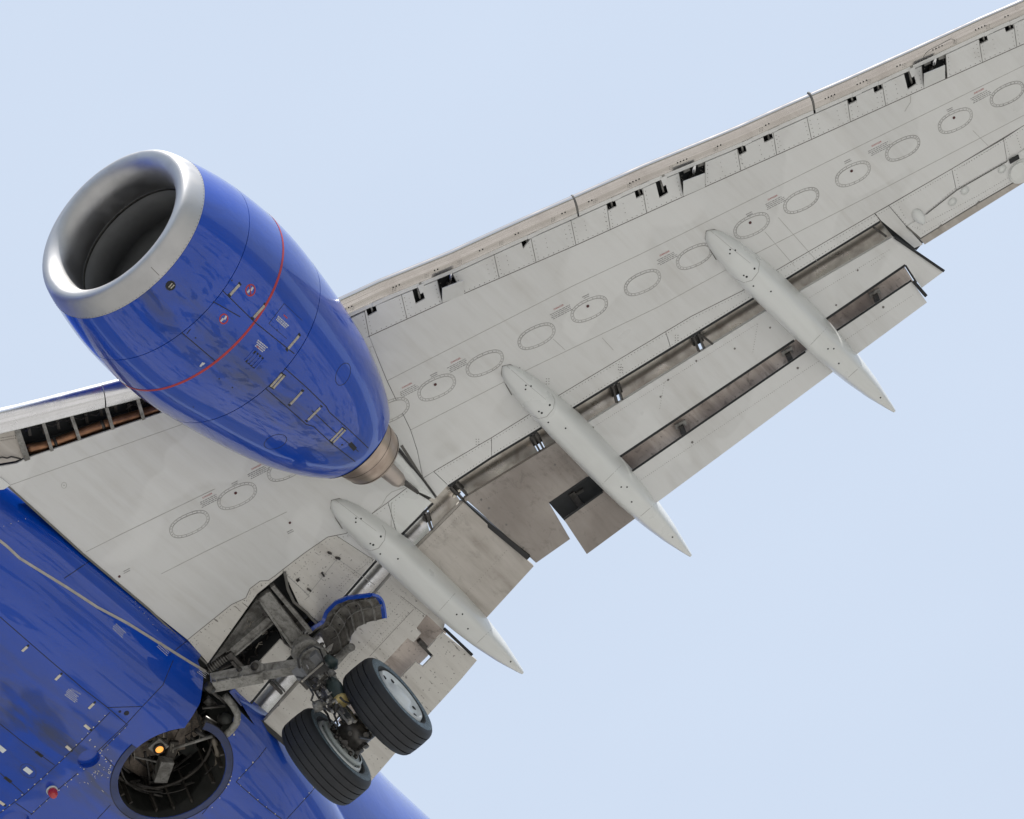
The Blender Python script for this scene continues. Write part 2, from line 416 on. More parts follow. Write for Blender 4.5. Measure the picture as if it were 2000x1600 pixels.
# ------------------------------------------------------------------ fuselage and belly
def loft(secs, close=False):
    n = len(secs[0]); vs = [p for s in secs for p in s]; fs = []
    for i in range(len(secs) - 1):
        for k in range(n if close else n - 1):
            fs.append([i * n + k, i * n + (k + 1) % n, (i + 1) * n + (k + 1) % n, (i + 1) * n + k])
    if close: fs += [list(range(n)), [(len(secs) - 1) * n + k for k in range(n)][::-1]]
    return vs, fs
def interp(tab, x):
    if x >= tab[0][0]: return tab[0][1:]
    for a, b in zip(tab, tab[1:]):
        if b[0] <= x <= a[0]:
            k = (a[0] - x) / (a[0] - b[0]); return [p + (q - p) * k for p, q in zip(a[1:], b[1:])]
    return tab[-1][1:]
FT = [(15.2, .05, 2.3), (14.8, .5, 2.35), (14, .95, 2.5), (12.5, 1.45, 2.75), (10.5, 1.78, 2.93), (8.5, 1.88, 2.98), (-1, 1.88, 2.98),
      (-2.6, 1.78, 3.0), (-4, 1.62, 3.02), (-6, 1.50, 3.1), (-9, 1.35, 3.35), (-13, .8, 3.9), (-16.5, .2, 4.4)]
secs = []
x = 15.2
while x >= -16.5:
    rr, zc = interp(FT, x)
    secs.append([Vector((x, rr * math.cos(2 * math.pi * k / 64), zc + rr * 1.04 * math.sin(2 * math.pi * k / 64))) for k in range(64)])
    x -= .35
vs, fs = loft(secs, True)
fus = link('fuselage', fixn(mesh('fuselage', vs, fs)), BLUE, ROOT, True)
# wing to body fairing: flat keel, rounded chines
BT = [(7.2, 1.0, 1.15), (5.6, 1.75, 1.02), (4.6, 2.03, .97), (3.5, 2.08, .96), (1.2, 2.05, .95), (.5, 1.96, .95), (-.2, 1.92, .96), (-1.2, 1.76, .98), (-2.0, 1.58, 1.03), (-3.0, 1.28, 1.10), (-4.4, .8, 1.28)]
def bsec(x):
    ww, zb = interp(BT, x); pts = []; zt = 2.3; fl = .52 * ww
    for i in range(5): pts.append((fl * i / 4, zb + .012 * (i / 4) ** 2))
    for i in range(1, 13):
        th = math.pi / 2 * i / 12; e = 2 / 2.15
        pts.append((fl + (ww - fl) * math.sin(th) ** e, zb + .012 + .62 * (1 - math.cos(th) ** e)))
    pts += [(ww - .02, 1.75), (ww * .85, zt)]
    full = [(-y, z) for y, z in pts[::-1]][:-1] + pts
    return [Vector((x, y, z)) for y, z in full]
xs = [7.2, 6.8, 6.4, 6, 5.6, 5.2, 4.8, 4.4, 4, 3.5, 3, 2.5, 2, 1.5, 1.2, .9, .6, .3, 0, -.3, -.6, -.9, -1.2, -1.6, -2, -2.5, -3, -3.5, -4, -4.4]
vs, fs = loft([bsec(x) for x in xs], True)
belly = link('belly_fairing', fixn(mesh('belly_fairing', vs, fs)), BLUEB, ROOT)
bh = hitter(BVHTree.FromPolygons([tuple(v) for v in vs], [f[:] for f in fs]))
wc = Z(337, 1512, .96)                                    # centre of the wheel well
WR = .612
circ = [(wc.x + WR * math.cos(a), wc.y + WR * math.sin(a)) for a in [2 * math.pi * k / 48 for k in range(48)]]
def prism_xy(pts, z0, z1):
    n = len(pts); return ([Vector((a, b, z0)) for a, b in pts] + [Vector((a, b, z1)) for a, b in pts],
        [list(range(n))[::-1], [n + i for i in range(n)]] + [[i, (i + 1) % n, n + (i + 1) % n, n + i] for i in range(n)])
slot = [Z(u, w, 1.02) for u, w in [(338, 1455), (362, 1415), (395, 1380), (408, 1345), (400, 1322), (440, 1318), (500, 1378), (473, 1392), (470, 1407), (459, 1428), (444, 1443), (425, 1462), (380, 1500)]]
wellpx = [(545, 1126), (503, 1160), (406, 1296), (400, 1322), (440, 1352), (490, 1400), (478, 1382), (454, 1344), (492, 1308), (548, 1248), (575, 1272), (606, 1232), (624, 1218), (584, 1182), (556, 1120)]
wp = [W(u, w) for u, w in wellpx]
cut = [(*prism_xy(circ, .5, 1.95), PRIM), (*prism_xy([(p.x, p.y) for p in slot], .4, 1.85), PRIM)]
for u, w, rr in ((173, 1481, .125), (28, 1608, .17)):
    q = Z(u, w, .96); n_ = 40
    lo_ = [Vector((q.x + rr * math.cos(2 * math.pi * k / n_), q.y + rr * math.sin(2 * math.pi * k / n_), .7)) for k in range(n_)]
    hi_ = [p + Vector((0, 0, .31)) for p in lo_]
    cut.append((lo_ + hi_, [list(range(n_))[::-1], [n_ + i for i in range(n_)]] + [[i, (i + 1) % n_, n_ + (i + 1) % n_, n_ + i] for i in range(n_)], BLUE))
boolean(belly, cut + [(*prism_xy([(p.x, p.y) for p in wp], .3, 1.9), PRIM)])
for f in belly.data.polygons: f.use_smooth = f.material_index == 0
try:
    belly.data.set_sharp_from_angle(angle=R(35)); fus.data.set_sharp_from_angle(angle=R(40))
except Exception: pass
# fuselage must not fill the wells
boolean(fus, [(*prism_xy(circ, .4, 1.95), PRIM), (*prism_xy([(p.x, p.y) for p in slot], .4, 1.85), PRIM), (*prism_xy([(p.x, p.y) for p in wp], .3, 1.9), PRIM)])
for f in fus.data.polygons: f.use_smooth = f.material_index == 0

# ------------------------------------------------------------------ wing box
rootx = [(20, 950), (162, 1082), (292, 1191), (406, 1296)]
mid_front = [(0, 911), (33, 905), (52, 895), (316, 806), (500, 735), (721, 657)]
spar = [(721, 657), (864, 592), (1125, 479), (1335, 384), (1584, 273), (1805, 173), (2000, 86), (2260, -30)]
aft = [(847, 921), (960, 855), (1022, 817), (1087, 775), (1350, 618), (1450, 568), (1511, 531), (1708, 417), (1859, 330), (2000, 245), (2260, 92)]
cove = [(875, 948), (960, 892), (1052, 837), (1112, 800), (1465, 585), (1530, 547), (1719, 431)]
covein = [(844, 981), (777, 1049), (732, 1095), (668, 1168), (606, 1230), (544, 1304), (482, 1380)]
corepx = [(60, 958)] + [(x, w + 6) for x, w in mid_front[2:]] + spar[1:] + [(2260, 98), (2000, 250), (1859, 335), (1722, 418)] + cove[-2::-1] + [(852, 970)] + [(x - 4, w - 4) for x, w in covein[:-1]] + [(484, 1376), (440, 1340), (414, 1296)] + rootx[2:0:-1]
P = [W(u, w) for u, w in corepx]; bm = bmesh.new()
fc = bm.faces.new([bm.verts.new((p.x, p.y, 0)) for p in P]); fc.normal_update()
bmesh.ops.triangulate(bm, faces=[fc]); bm.verts.index_update(); bm.verts.ensure_lookup_table()
lo = [Vector((v.co.x, v.co.y, wz(v.co.x, v.co.y) + .019)) for v in bm.verts]; N = len(lo); fs = []
th = [max(.12, .42 - .022 * p.y) for p in lo]
for f in bm.faces: i = [v.index for v in f.verts]; fs += [i, [j + N for j in i][::-1]]
for e in bm.edges:
    if len(e.link_faces) == 1: a, b = e.verts[0].index, e.verts[1].index; fs.append([a, b, b + N, a + N])
bm.free()
wing = link('wing', fixn(mesh('wing', lo + [p + Vector((0, 0, h)) for p, h in zip(lo, th)], fs)), PRIM, ROOT)
boolean(wing, [(*prism_xy([(p.x, p.y) for p in wp], .3, 1.70), DARK)])
wing['label'] = 'grey port wing seen from below'

def SP(name, px, mat=WHITE, **k): return sheet(name, px, mat, parent=wing, **k)
def lerp_line(L, u):
    for a, b in zip(L, L[1:]):
        if a[0] <= u <= b[0]: return a[1] + (b[1] - a[1]) * (u - a[0]) / (b[0] - a[0])
    return L[-1][1]
seamA = [(756, 744), (1120, 558), (1250, 497), (1330, 458), (1612, 318), (2000, 128), (2260, 2)]
seamB = [(802, 840), (1035, 720), (1285, 600), (1473, 497), (1700, 382), (2000, 225), (2260, 82)]
SP('skin_panel', spar + seamA[::-1] + [(738, 700)])
SP('skin_panel', seamA + seamB[::-1])
SP('skin_panel', seamB + aft[::-1] + [(826, 934), (815, 880)])
frontin = [(x, w) for x, w in mid_front[2:]]
s1a = [(16, 949), (350, 831), (520, 768), (729, 676), (740, 720)]
SP('skin_panel', [(-60, 925), (0, 911), (33, 905), (52, 895), (316, 806), (500, 735), (715, 659), (722, 658)] + [(729, 676), (520, 768), (350, 831), (16, 949), (-60, 975)])
gearseam = [(366, 1250), (452, 1181), (480, 1168), (488, 1150), (508, 1135), (524, 1134), (538, 1124), (553, 1112), (595, 1080), (640, 1049), (676, 1042), (723, 1006), (758, 981), (796, 952)]
SP('skin_panel', s1a[:-1] + [(738, 700), (756, 744), (802, 840), (815, 880), (826, 934), (851, 974), (796, 952)] + gearseam[-2::-1] + [(292, 1191), (162, 1082)])
SP('skin_panel', [(366, 1250), (452, 1181), (480, 1168), (488, 1150), (508, 1135), (524, 1134), (538, 1124), (553, 1112), (554, 1118), (545, 1126), (503, 1160), (406, 1296)], WHITED)
SP('skin_panel', [(553, 1112), (595, 1080), (640, 1049), (655, 1045), (732, 1095), (668, 1168), (606, 1230), (624, 1218), (584, 1182), (554, 1118)][:6] + [(640, 1200), (624, 1218), (584, 1182), (554, 1118)], WHITED)
SP('skin_panel', [(655, 1045), (676, 1042), (723, 1006), (758, 981), (777, 1049), (732, 1095)])
SP('skin_panel', [(758, 981), (796, 952), (844, 981), (777, 1049)], WHITE2)
SP('skin_panel', [(548, 1248), (575, 1272), (606, 1232), (611, 1227), (544, 1304), (482, 1380), (454, 1344), (492, 1308)], WHITED)
# lower panel strip ahead of the flap
cuts = [(847, 921, 875, 948), (960, 855, 960, 892), (1087, 775, 1112, 800), (1300, 648, 1310, 679), (1511, 531, 1530, 547), (1708, 417, 1719, 431)]
for i in range(5):
    a, b = cuts[i], cuts[i + 1]
    top = [(a[0], a[1])] + [q for q in aft if a[0] < q[0] < b[0]] + [(b[0], b[1])]
    bot = [(a[2], a[3])] + [q for q in cove if a[2] < q[0] < b[2]] + [(b[2], b[3])]
    SP('lower_trailing_panel', top + bot[::-1], WHITE)
SP('lower_trailing_panel', [(825, 935), (847, 921), (875, 948), (852, 972)], WHITE)
SP('wing_end_panel', [(1709, 417), (1736, 402), (1770, 442), (1803, 478), (1786, 485), (1720, 431)])
SP('aileron_bay_panel', [(1736, 402), (1859, 330), (1868, 372), (1809, 419), (1770, 442)])
SP('aileron_bay_panel', [(1859, 330), (1960, 272), (1967, 315), (1868, 372)])
SP('aileron_bay_panel', [(1960, 272), (2000, 245), (2260, 92), (2260, 130), (1998, 292), (1967, 315)])

sheet('aileron_bay_structure', [(1712, 420), (1859, 334), (2000, 250), (2260, 96), (2260, 136), (1998, 298), (1868, 376), (1809, 424), (1772, 446)], PRIM, dz=.022, th=.10, gap=0, parent=wing, grid=0)
sheet('flap_end_bay', [(1717, 428), (1745, 420), (1803, 474), (1790, 489), (1748, 468)], DARK, dz=.05, th=.06, gap=0, parent=wing, grid=0)
# leading edge fixed panels with notches for the slat tracks
front = [(650, 636), (690, 618), (742, 593), (885, 535), (967, 497), (1049, 460), (1117, 430), (1268, 362), (1440, 291), (1550, 241), (1655, 195), (1800, 129), (1920, 73), (2000, 38), (2260, -80)]
def fr(u): return lerp_line(front, u)
seams = [(700, 700 + 8), (712, 721), (784, 795), (854, 864), (884, 903), (965, 975), (1037, 1047), (1115, 1125), (1185, 1192), (1255, 1263), (1326, 1335), (1377, 1377), (1440, 1447), (1510, 1517), (1576, 1585), (1655, 1661), (1723, 1730), (1800, 1805), (1847, 1850), (1912, 1919), (1980, 1986), (2060, 2066), (2140, 2146), (2250, 2256)]
notch = [(716, 733, 12), (806, 823, 26), (1019, 1036, 12), (1185, 1201, 12), (1240, 1253, 13), (1281, 1297, 30), (1441, 1455, 13), (1491, 1507, 11), (1654, 1671, 10), (1706, 1721, 10), (1766, 1782, 30), (1912, 1927, 10), (1963, 1978, 9)]
skipp = {3, 10, 17}
for i in range(1, len(seams) - 1):
    if i in skipp: continue
    (a, as_), (b, bs) = seams[i], seams[i + 1]
    top = [(a, fr(a))]
    for n0, n1, dp in notch:
        if a - 2 <= n0 < b:
            n1 = min(n1, b - 1); n0 = max(n0, a + .5)
            top += [(n0, fr(n0)), (n0 + dp * .25, fr(n0) + dp), (n1 + dp * .25, fr(n1) + dp * .9), (n1, fr(n1))]
    top.append((b, fr(b)))
    bot = [(as_, lerp_line(spar, max(721, as_)))] + [q for q in spar if as_ < q[0] < bs] + [(bs, lerp_line(spar, bs))]
    SP('leading_edge_panel', top + bot[::-1], WHITE, grid=0)
SP('leading_edge_panel', [(660, 634), (712, 609), (721, 657), (690, 671)], WHITE, grid=0)
# near-black sheet standing in for shade in the bay behind the leading edge panels and its nose closing member
sheet('dark_bay_backing', [(u, w - 14) for u, w in front] + [(u, w + 8) for u, w in spar[::-1]], DARK, dz=.10, th=.03, parent=wing, grid=0)
# slat actuator openings: a hanging hatch, a rod, a dark recess
for k, (q, rod, side) in enumerate([
    ([(864, 564), (905, 548), (907, 576), (864, 592)], ((882, 527), (879, 556)), ((854, 551), (862, 563), (864, 592), (858, 578))),
    ([(1335, 355), (1377, 339), (1377, 366), (1335, 384)], ((1356, 322), (1353, 348)), ((1326, 345), (1333, 356), (1335, 384), (1329, 368))),
    ([(1805, 145), (1846, 128), (1846, 154), (1805, 173)], ((1826, 113), (1822, 136)), ((1799, 137), (1804, 146), (1805, 172), (1801, 156)))]):
    pl = planesurf(W(*q[3]), W(*q[2]), R(-22))
    sheet('actuator_hatch', q, WHITE, surf=pl, th=.012, gap=.0, parent=wing)
    mb = MB(); mb.tube([W(*rod[0], .03), W(*rod[1], .06)], .022, 12); o = mb.build('slat_actuator', STEEL, wing, True)
    mb = MB(); mb.tube([W(rod[1][0], rod[1][1] - 4, .05), W(rod[1][0] - 2, rod[1][1] + 8, .08)], .042, 12); mb.build('actuator_body', GEARD, wing, True)
    mb = MB(); mb.beam(W(rod[0][0] - 22, rod[0][1] + 12, .05), W(rod[0][0] - 10, rod[0][1] + 6, .05), .05, .03); mb.build('bay_bracket', GEAR, wing); mb = MB(); mb.beam(W(rod[0][0] + 6, rod[0][1] - 1, .04), W(rod[0][0] + 20, rod[0][1] - 6, .04), .06, .03)
    mb.build('bay_bracket', GEAR, wing)
for n0, n1, dp in notch:
    u = (n0 + n1) / 2; w = fr(u) + 3; mb = MB()
    mb.beam(W(u - 1, w - 10, .03), W(u + dp * .18 + 1, w + dp * .6, .06), .018, .03)
    mb.beam(W(u + 4, w - 9, .0), W(u + 9, w - 11, .0), .05 if dp < 20 else .09, .012)
    mb.build('slat_track', GEAR, wing)
    if dp > 20: sheet('track_cover', [(u + 1, w - 8), (u + 14, w - 14), (u + 13, w + 4), (u + 7, w + 8)], WHITE, dz=-.012, th=.008, gap=0, parent=wing, grid=0)
    else: sheet('track_cover', [(u + 2, w - 12), (u + 22, w - 21), (u + 21, w - 13), (u + 4, w - 5)], WHITE, dz=-.012, th=.008, gap=0, parent=wing, grid=0)

# ------------------------------------------------------------------ slats
PROF = [(-.012, .035), (-.012, .004), (0, 0), (.05, -.010), (.10, -.012), (.145, -.004), (.185, .018), (.213, .05), (.222, .085), (.215, .118), (.19, .15), (.15, .175), (.10, .193), (.03, .205), (-.06, .212), (-.06, .19)]
def slat_sec(p, tang, k):
    fwd = Vector((0, 0, 1)).cross(tang).normalized()
    if fwd.x < 0: fwd = -fwd
    return [p + fwd * a * k + Vector((0, 0, 1)) * b * k for a, b in PROF]
slatline = [(u, w - 10) for u, w in front]
def make_slat(u0, u1, mat, line, name='slat', k0=1.0, k1=1.0, dz=-.01, n=10):
    us = [u0 + (u1 - u0) * i / n for i in range(n + 1)]
    P = [W(u, lerp_line(line, u), dz) for u in us]; tg = (P[-1] - P[0]).normalized()
    secs = [slat_sec(p, tg, k0 + (k1 - k0) * i / n) for i, p in enumerate(P)]
    vs, fs = loft(secs, True); me = fixn(mesh(name, vs, fs)); o = link(name, me, mat, ROOT, True)
    try: me.set_sharp_from_angle(angle=R(40))
    except Exception: pass
    return o, hitter(BVHTree.FromPolygons([tuple(v) for v in vs], fs))
sl_edges = [(655, 1127, .80, .78), (1130, 1588, .78, .73), (1592, 2255, .73, .64)]
slats = []
for a, b, k0, k1 in sl_edges:
    o, h = make_slat(a, b, SLATM, slatline, 'slat', k0, k1); slats.append((o, h))
    sk = [(u, lerp_line(slatline, u) - 1) for u in [a + (b - a) * i / 8 for i in range(9)]]
    sheet('trailing_strip', sk + [(u + 1.5, w + 9) for u, w in sk[::-1]], WHITE, dz=-.006, th=.012, gap=0, parent=o, grid=0)
    mb = MB()
    u = a + 20
    while u < b - 20:                              # groups of drain holes
        g_ = random.choice([2, 3, 4])
        for i in range(g_): dot1(mb, u + i * 6, lerp_line(slatline, u + i * 6) - 11, h, .009, .0015)
        u += random.uniform(55, 95)
    mb.build('drain_hole', DARK, o, kind='stuff')
    mb = MB(); u = a + 30
    while u < b - 20:
        w0 = lerp_line(slatline, u)
        for i in range(3):
            for j in range(3): dot1(mb, u + i * 3, w0 - 4 - j * 3 - i, h, .0045, .001)
        u += random.uniform(60, 110)
    mb.build('rivets', FAST, o, kind='stuff')
for u in (1128.5, 1590):                            # dark gap seals between slats
    P = W(u, lerp_line(slatline, u), -.01); tg = (W(1590, 222) - W(1128, 425)).normalized()
    s = slat_sec(P, tg, .765); mb = MB(); mb.tube(s[2:13], .013, 6); mb.build('slat_end_seal', SEAM, slats[0][0])
mb = MB(); pad = [(1800, 118), (1808, 104), (1815, 98), (1857, 76), (1864, 78), (1865, 86)]
strip(mb, pad, slats[2][1], .006, .002, 6); dots(mb, [(1806, 116), (1812, 104), (1855, 82)], slats[2][1], 4, .004); dots(mb, [(1812, 114), (1860, 90)], slats[2][1], 4, .004)
mb.build('repair_patch', SEAM, slats[2][0], kind='stuff')
for u, w in ((1680, 152), (1987, 15)):
    mb = MB(); dot1(mb, u, w, slats[2][1], .028, .006); mb.build('round_plug', SLATM, slats[2][0])

# inboard leading edge: polished nose, open bay with ribs and a duct
inline = [(-80, 868), (0, 846), (43, 836), (273, 778), (420, 736), (560, 690)]
o1, h1 = make_slat(-60, 205, POLISH, inline, 'inboard_leading_edge', 1.03, 1.03, n=8)
o2, h2 = make_slat(208, 540, POLISH, inline, 'inboard_leading_edge', 1.03, 1.03, n=8)
sheet('dark_bay_backing', [(-80, 838), (25, 812), (252, 752), (455, 700), (520, 735), (316, 812), (52, 900), (-40, 925)], DARK, dz=.26, th=.03, parent=wing, grid=0)  # near-black back sheet stands in for bay shade, drawn forward against sun leaks
for a, b in (((84, 825), (101, 879)), ((138, 808), (155, 858)), ((207, 794), (220, 837)), ((268, 777), (280, 818)), ((33, 838), (53, 897))):
    mb = MB(); mb.beam(W(*a, .02), W(*b, .015), .035 if a[0] != 33 else .06, .05, (0, 0, 1)); mb.build('nose_rib', GEAR, wing)
mb = MB(); mb.tube([W(u, w, .11) for u, w in densify([(50, 878), (80, 873), (105, 866), (153, 848), (210, 828), (258, 814), (330, 792)], 15)], .055, 14); duct = mb.build('bleed_air_duct', COPPER, wing, True)
for (u, w) in ((107, 866), (200, 832)):
    mb = MB(); mb.tube([W(u - 3, w + 1, .11), W(u + 3, w - 1, .11)], .062, 14); mb.build('duct_clamp', GEARD, wing, True)
mb = MB(); rd = random.Random(3)
for k in range(9):
    u = 50 + k * 28; w = 845 - (u - 43) * .26 + rd.uniform(-4, 10)
    mb.tube([W(u, w, .18), W(u + 12, w - 9, .14), W(u + 26, w - 7, .16), W(u + 36, w - 14, .2)], .007, 5)
    mb.beam(W(u + 5, w - 12, .2), W(u + 9, w + 8, .2), .03, .02)
mb.build('bay_wiring', GEARD, wing, kind='stuff')
sheet('riveted_bracket', [(-60, 862), (0, 844), (34, 838), (50, 893), (30, 901), (0, 906), (-60, 918)], SOOT2, dz=.02, th=.02, parent=wing, grid=0)
mb = MB(); dots(mb, [(0, 856), (34, 850)], wsurf(.019), 4, .005, th=.004); dots(mb, [(0, 861), (36, 855)], wsurf(.019), 4, .005, th=.004); mb.build('bracket_rivets', DARK, wing, kind='stuff')
mb = MB(); mb.tube([W(u, w, -.01) for u, w in ((-20, 898), (5, 893), (14, 895), (22, 892), (40, 896))], .009, 8); mb.build('hydraulic_line', GEARD, wing, True)
mb = MB(); mb.beam(W(540, 1300, .16), W(665, 1162, .16), .02, .30); mb.build('rear_spar', PRIM, wing)
sheet('root_seal_plate', [(-30, 928), (0, 933), (10, 940), (20, 948), (8, 956), (0, 957), (-30, 960)], WHITE2, dz=-.02, th=.015, gap=0, parent=wing, grid=0)

# ------------------------------------------------------------------ seams and fasteners of the wing skin
ws = wsurf()
mb = MB()
for L, wd in ((spar, .009), (aft, .008), (gearseam, .008)): strip(mb, L, ws, wd, .0015, 12)
for a, b in seams[1:-1]:
    w0 = fr(a); w1 = lerp_line(spar, max(721, b)); strip(mb, [(a, w0), (b, w1)], ws, .006, .0015)
strip(mb, [(784, 870), (825, 935), (852, 972)], ws, .03, .002)
strip(mb, [(700, 985), (690, 1040)], ws, .0, .0)
mb.build('seam_sealant', SEAM, wing, kind='stuff')
mb = MB()
for L in (seamA, seamB, [(16, 949), (350, 831), (520, 768)], [(168, 1078), (240, 1042), (420, 955)], [(315, 1121), (400, 1078), (560, 1000)]): strip(mb, L, ws, .0065, .001, 14)
strip(mb, [(723, 1006), (746, 986), (755, 970), (765, 961), (790, 952)], ws, .007, .001); strip(mb, [(764, 982), (764, 1030)], ws, .006, .001)
strip(mb, [(1779, 187), (1778, 200), (1767, 218)], ws, .006, .001)
strip(mb, [(640, 1078), (732, 1143)], ws, .007, .001); strip(mb, [(666, 1082), (600, 1164)], ws, .006, .001)
strip(mb, [(552, 1116), (604, 1164), (595, 1172)], ws, .009, .001)
for a, b in (((1176, 660), (1198, 684)), ((1080, 662), (1104, 684)), ((1494, 453), (1552, 520)), ((1900, 255), (1930, 285)), ((1520, 425), (1600, 515))): strip(mb, [a, b], ws, .005, .001)
mb.build('fine_seam', SEAML, wing, kind='stuff')
mb = MB()
dots(mb, [(u, w - 4) for u, w in spar], ws, 10.5, .0062)
dots(mb, [(u, w + 5) for u, w in aft[:8]], ws, 7, .0058); dots(mb, [(u, w - 5) for u, w in cove], ws, 7, .0055)
dots(mb, [(u + 2, w + 5) for u, w in aft[7:]], ws, 5.5, .0055)
for a, b in seams[1:-1]:
    for s in (-5, 5): dots(mb, [(a + s, fr(a + s) + 4), (b + s, lerp_line(spar, max(721, b + s)) - 4)], ws, 8, .0055)
for u in range(760, 2000, 38):
    if random.random() < .7: dots(mb, [(u, fr(u) + 8), (u + 6, fr(u) + 34)], ws, 9, .005)
dots(mb, gearseam, lambda u, w: ws(u + 3, w + 5), 9, .006)
for L in ([(604, 1095), (570, 1130)], [(640, 1083), (728, 1148)], [(660, 1155), (728, 1088)], [(656, 1150), (722, 1086)], [(610, 1210), (650, 1165)], [(770, 985), (770, 1030)], [(560, 1120), (604, 1166)], [(1742, 408), (1775, 445)], [(1755, 402), (1770, 430)], [(1812, 414), (1866, 368)], [(1868, 338), (1874, 366)], [(1875, 366), (1990, 300)], [(1880, 325), (1950, 282)], [(1965, 275), (1972, 305)], [(1985, 262), (1994, 290)], [(690, 1120), (735, 1090)]): dots(mb, L, ws, 6, .0055)
for u, w in ((1010, 718), (1067, 740), (1211, 718), (1319, 655), (930, 858), (1208, 712)): 
    for i in range(3):
        for j in range(2): dot1(mb, u + j * 5 - i * 0, w + i * 5, ws, .005)
mb.build('wing_fasteners', FAST, wing, kind='stuff')
mb = MB(); rd = random.Random(5)                    # latches and drain fittings on the gear bay panel
for (a, b) in (((584, 1130), (578, 1134)), ((655, 1088), (663, 1090)), ((628, 1118), (632, 1124)), ((600, 1149), (606, 1153)), ((640, 1078), (646, 1080))):
    box_on(mb, a, b, ws, .02, .03)
mb.build('panel_latch', GEARD, wing)

# access panels: an oval cover in a raised land, ring of screws, some with a drain cap
APC = [(370, 1024, 0), (463, 969, 1), (560, 914, 0), (762, 803, 0), (853, 757, 1), (947, 710, 0), (1048, 657, 0), (1151, 604, 1), (1255, 552, 0), (1356, 501, 0), (1468, 441, 1), (1565, 392, 0), (1666, 340, 1), (1763, 290, 0), (1866, 236, 1), (1967, 184, 0), (2066, 134, 1)]
mj = Vector((-.437, .9, 0)).normalized(); mn = Vector((-.9, -.437, 0)).normalized()
def oval(c, a, b, n=36, dz=0.0):
    o = []
    for k in range(n):
        th = 2 * math.pi * k / n; cc, s = math.cos(th), math.sin(th); e = 2 / 2.35
        q = c + mj * a * math.copysign(abs(cc) ** e, cc) + mn * b * math.copysign(abs(s) ** e, s)
        o.append(Vector((q.x, q.y, wz(q.x, q.y) + dz)))
    return o
def ringmb(mb, c, a, b, wd, dz):
    A = oval(c, a, b, 40, dz); B = oval(c, a - wd, b - wd, 40, dz); n = 40
    vs = A + B + [p + Vector((0, 0, .004)) for p in A] + [p + Vector((0, 0, .004)) for p in B]; fs = []
    for k in range(n):
        j = (k + 1) % n; fs += [[k, j, n + j, n + k], [k, 2 * n + k, 2 * n + j, j], [n + k, n + j, 3 * n + j, 3 * n + k]]
    mb.add(vs, fs)
for i, (u, w, cap) in enumerate(APC):
    c = W(u, w); k = 1 - .06 * (i / 16); a, b = .226 * k, .142 * k
    o = oval(c, a - .034, b - .034, 36, -.003); me = mesh('access_panel', o + [p + Vector((0, 0, .006)) for p in o], [list(range(36))] + [[q, (q + 1) % 36, 36 + (q + 1) % 36, 36 + q] for q in range(36)])
    ap = link('access_panel', fixn(me), WHITE, ROOT)
    mb = MB(); ringmb(mb, c, a, b, .0052, -.0012); mb.build('outer_sealant', SEAMR, ap)
    mb = MB(); ringmb(mb, c, a - .030, b - .030, .0048, -.0042); mb.build('inner_sealant', SEAML, ap)
    mb = MB()
    for p in oval(c, a - .017, b - .017, 24, -.001): mb.disc(p, WN, .0048, .002, 6)
    mb.build('screw_ring', SEAMR, ap, kind='stuff')
    if cap:
        mb = MB(); q = (u - 3, w - 6); mb.disc(W(*q, -.003), WN, .0165, .006, 14); mb.build('drain_cap', CAPM, ap)
mb = MB(); dot1(mb, 566, 1021, ws, .014, .006); mb.build('drain_cap', CAPM, wing)
mb = MB(); dot1(mb, 233, 1126, ws, .014, .006); mb.build('drain_cap', CAPM, wing)
mb = MB(); strip(mb, [(125 + 5 * math.cos(a / 8 * math.pi), 948 + 6 * math.sin(a / 8 * math.pi)) for a in range(17)], ws, .004, .001, 3); dot1(mb, 125, 948, ws, .006); mb.build('round_port', SEAML, wing)
# placards
plc = [(396, 974), (492, 918), (786, 759), (881, 710), (1082, 606), (1289, 501), (1500, 392), (1703, 287), (1903, 184)]
for k, (u, w) in enumerate(plc):
    text_on('DANGER', (u, w), (u + 19, w - 9.5), ws, RED, 'danger_lettering', wing, .002)
    mb = MB(); lines_on(mb, (u - 9, w + 10), (u + 32, w - 11), ws, 4, (1.6, 2.9), .0075, 0, .0015, k); mb.build('placard_print', GTXT, wing, kind='stuff')
for k, (u, w) in enumerate([(451, 946), (840, 734), (1137, 581), (1456, 420), (1648, 317), (1848, 216), (560, 1040), (240, 1117)]):
    mb = MB(); lines_on(mb, (u, w), (u + 14, w - 7), ws, 2, (1.5, 3.2), .009, 0, .0015, k + 30); mb.build('placard_print', GTXT, wing, kind='stuff')

# ------------------------------------------------------------------ flaps
def covepanel(top, bot, mat, name='spoiler_underside'):
    """curved metal lower face of a spoiler seen in the gap ahead of the flap"""
    nu = 6; nw = 6; vs = []
    for i in range(nu + 1):
        k = i / nu; a = (top[0][0] + (top[1][0] - top[0][0]) * k, top[0][1] + (top[1][1] - top[0][1]) * k)
        b = (bot[0][0] + (bot[1][0] - bot[0][0]) * k, bot[0][1] + (bot[1][1] - bot[0][1]) * k)
        for j in range(nw + 1):
            q = j / nw; dz = .07 + .02 * q + .13 * max(0, q - .25) ** 2
            vs.append(W(a[0] + (b[0] - a[0]) * q, a[1] + (b[1] - a[1]) * q, dz))
    n = len(vs); fs = []
    vs += [p + Vector((0, 0, .02)) for p in vs]
    for i in range(nu):
        for j in range(nw):
            a = i * (nw + 1) + j; f = [a, a + 1, a + nw + 2, a + nw + 1]; fs += [f, [x + n for x in f][::-1]]
    me = fixn(mesh(name, vs, fs)); return link(name, me, mat, wing, True)
def ext(a, b, k): return (a[0] + (b[0] - a[0]) * k, a[1] + (b[1] - a[1]) * k)
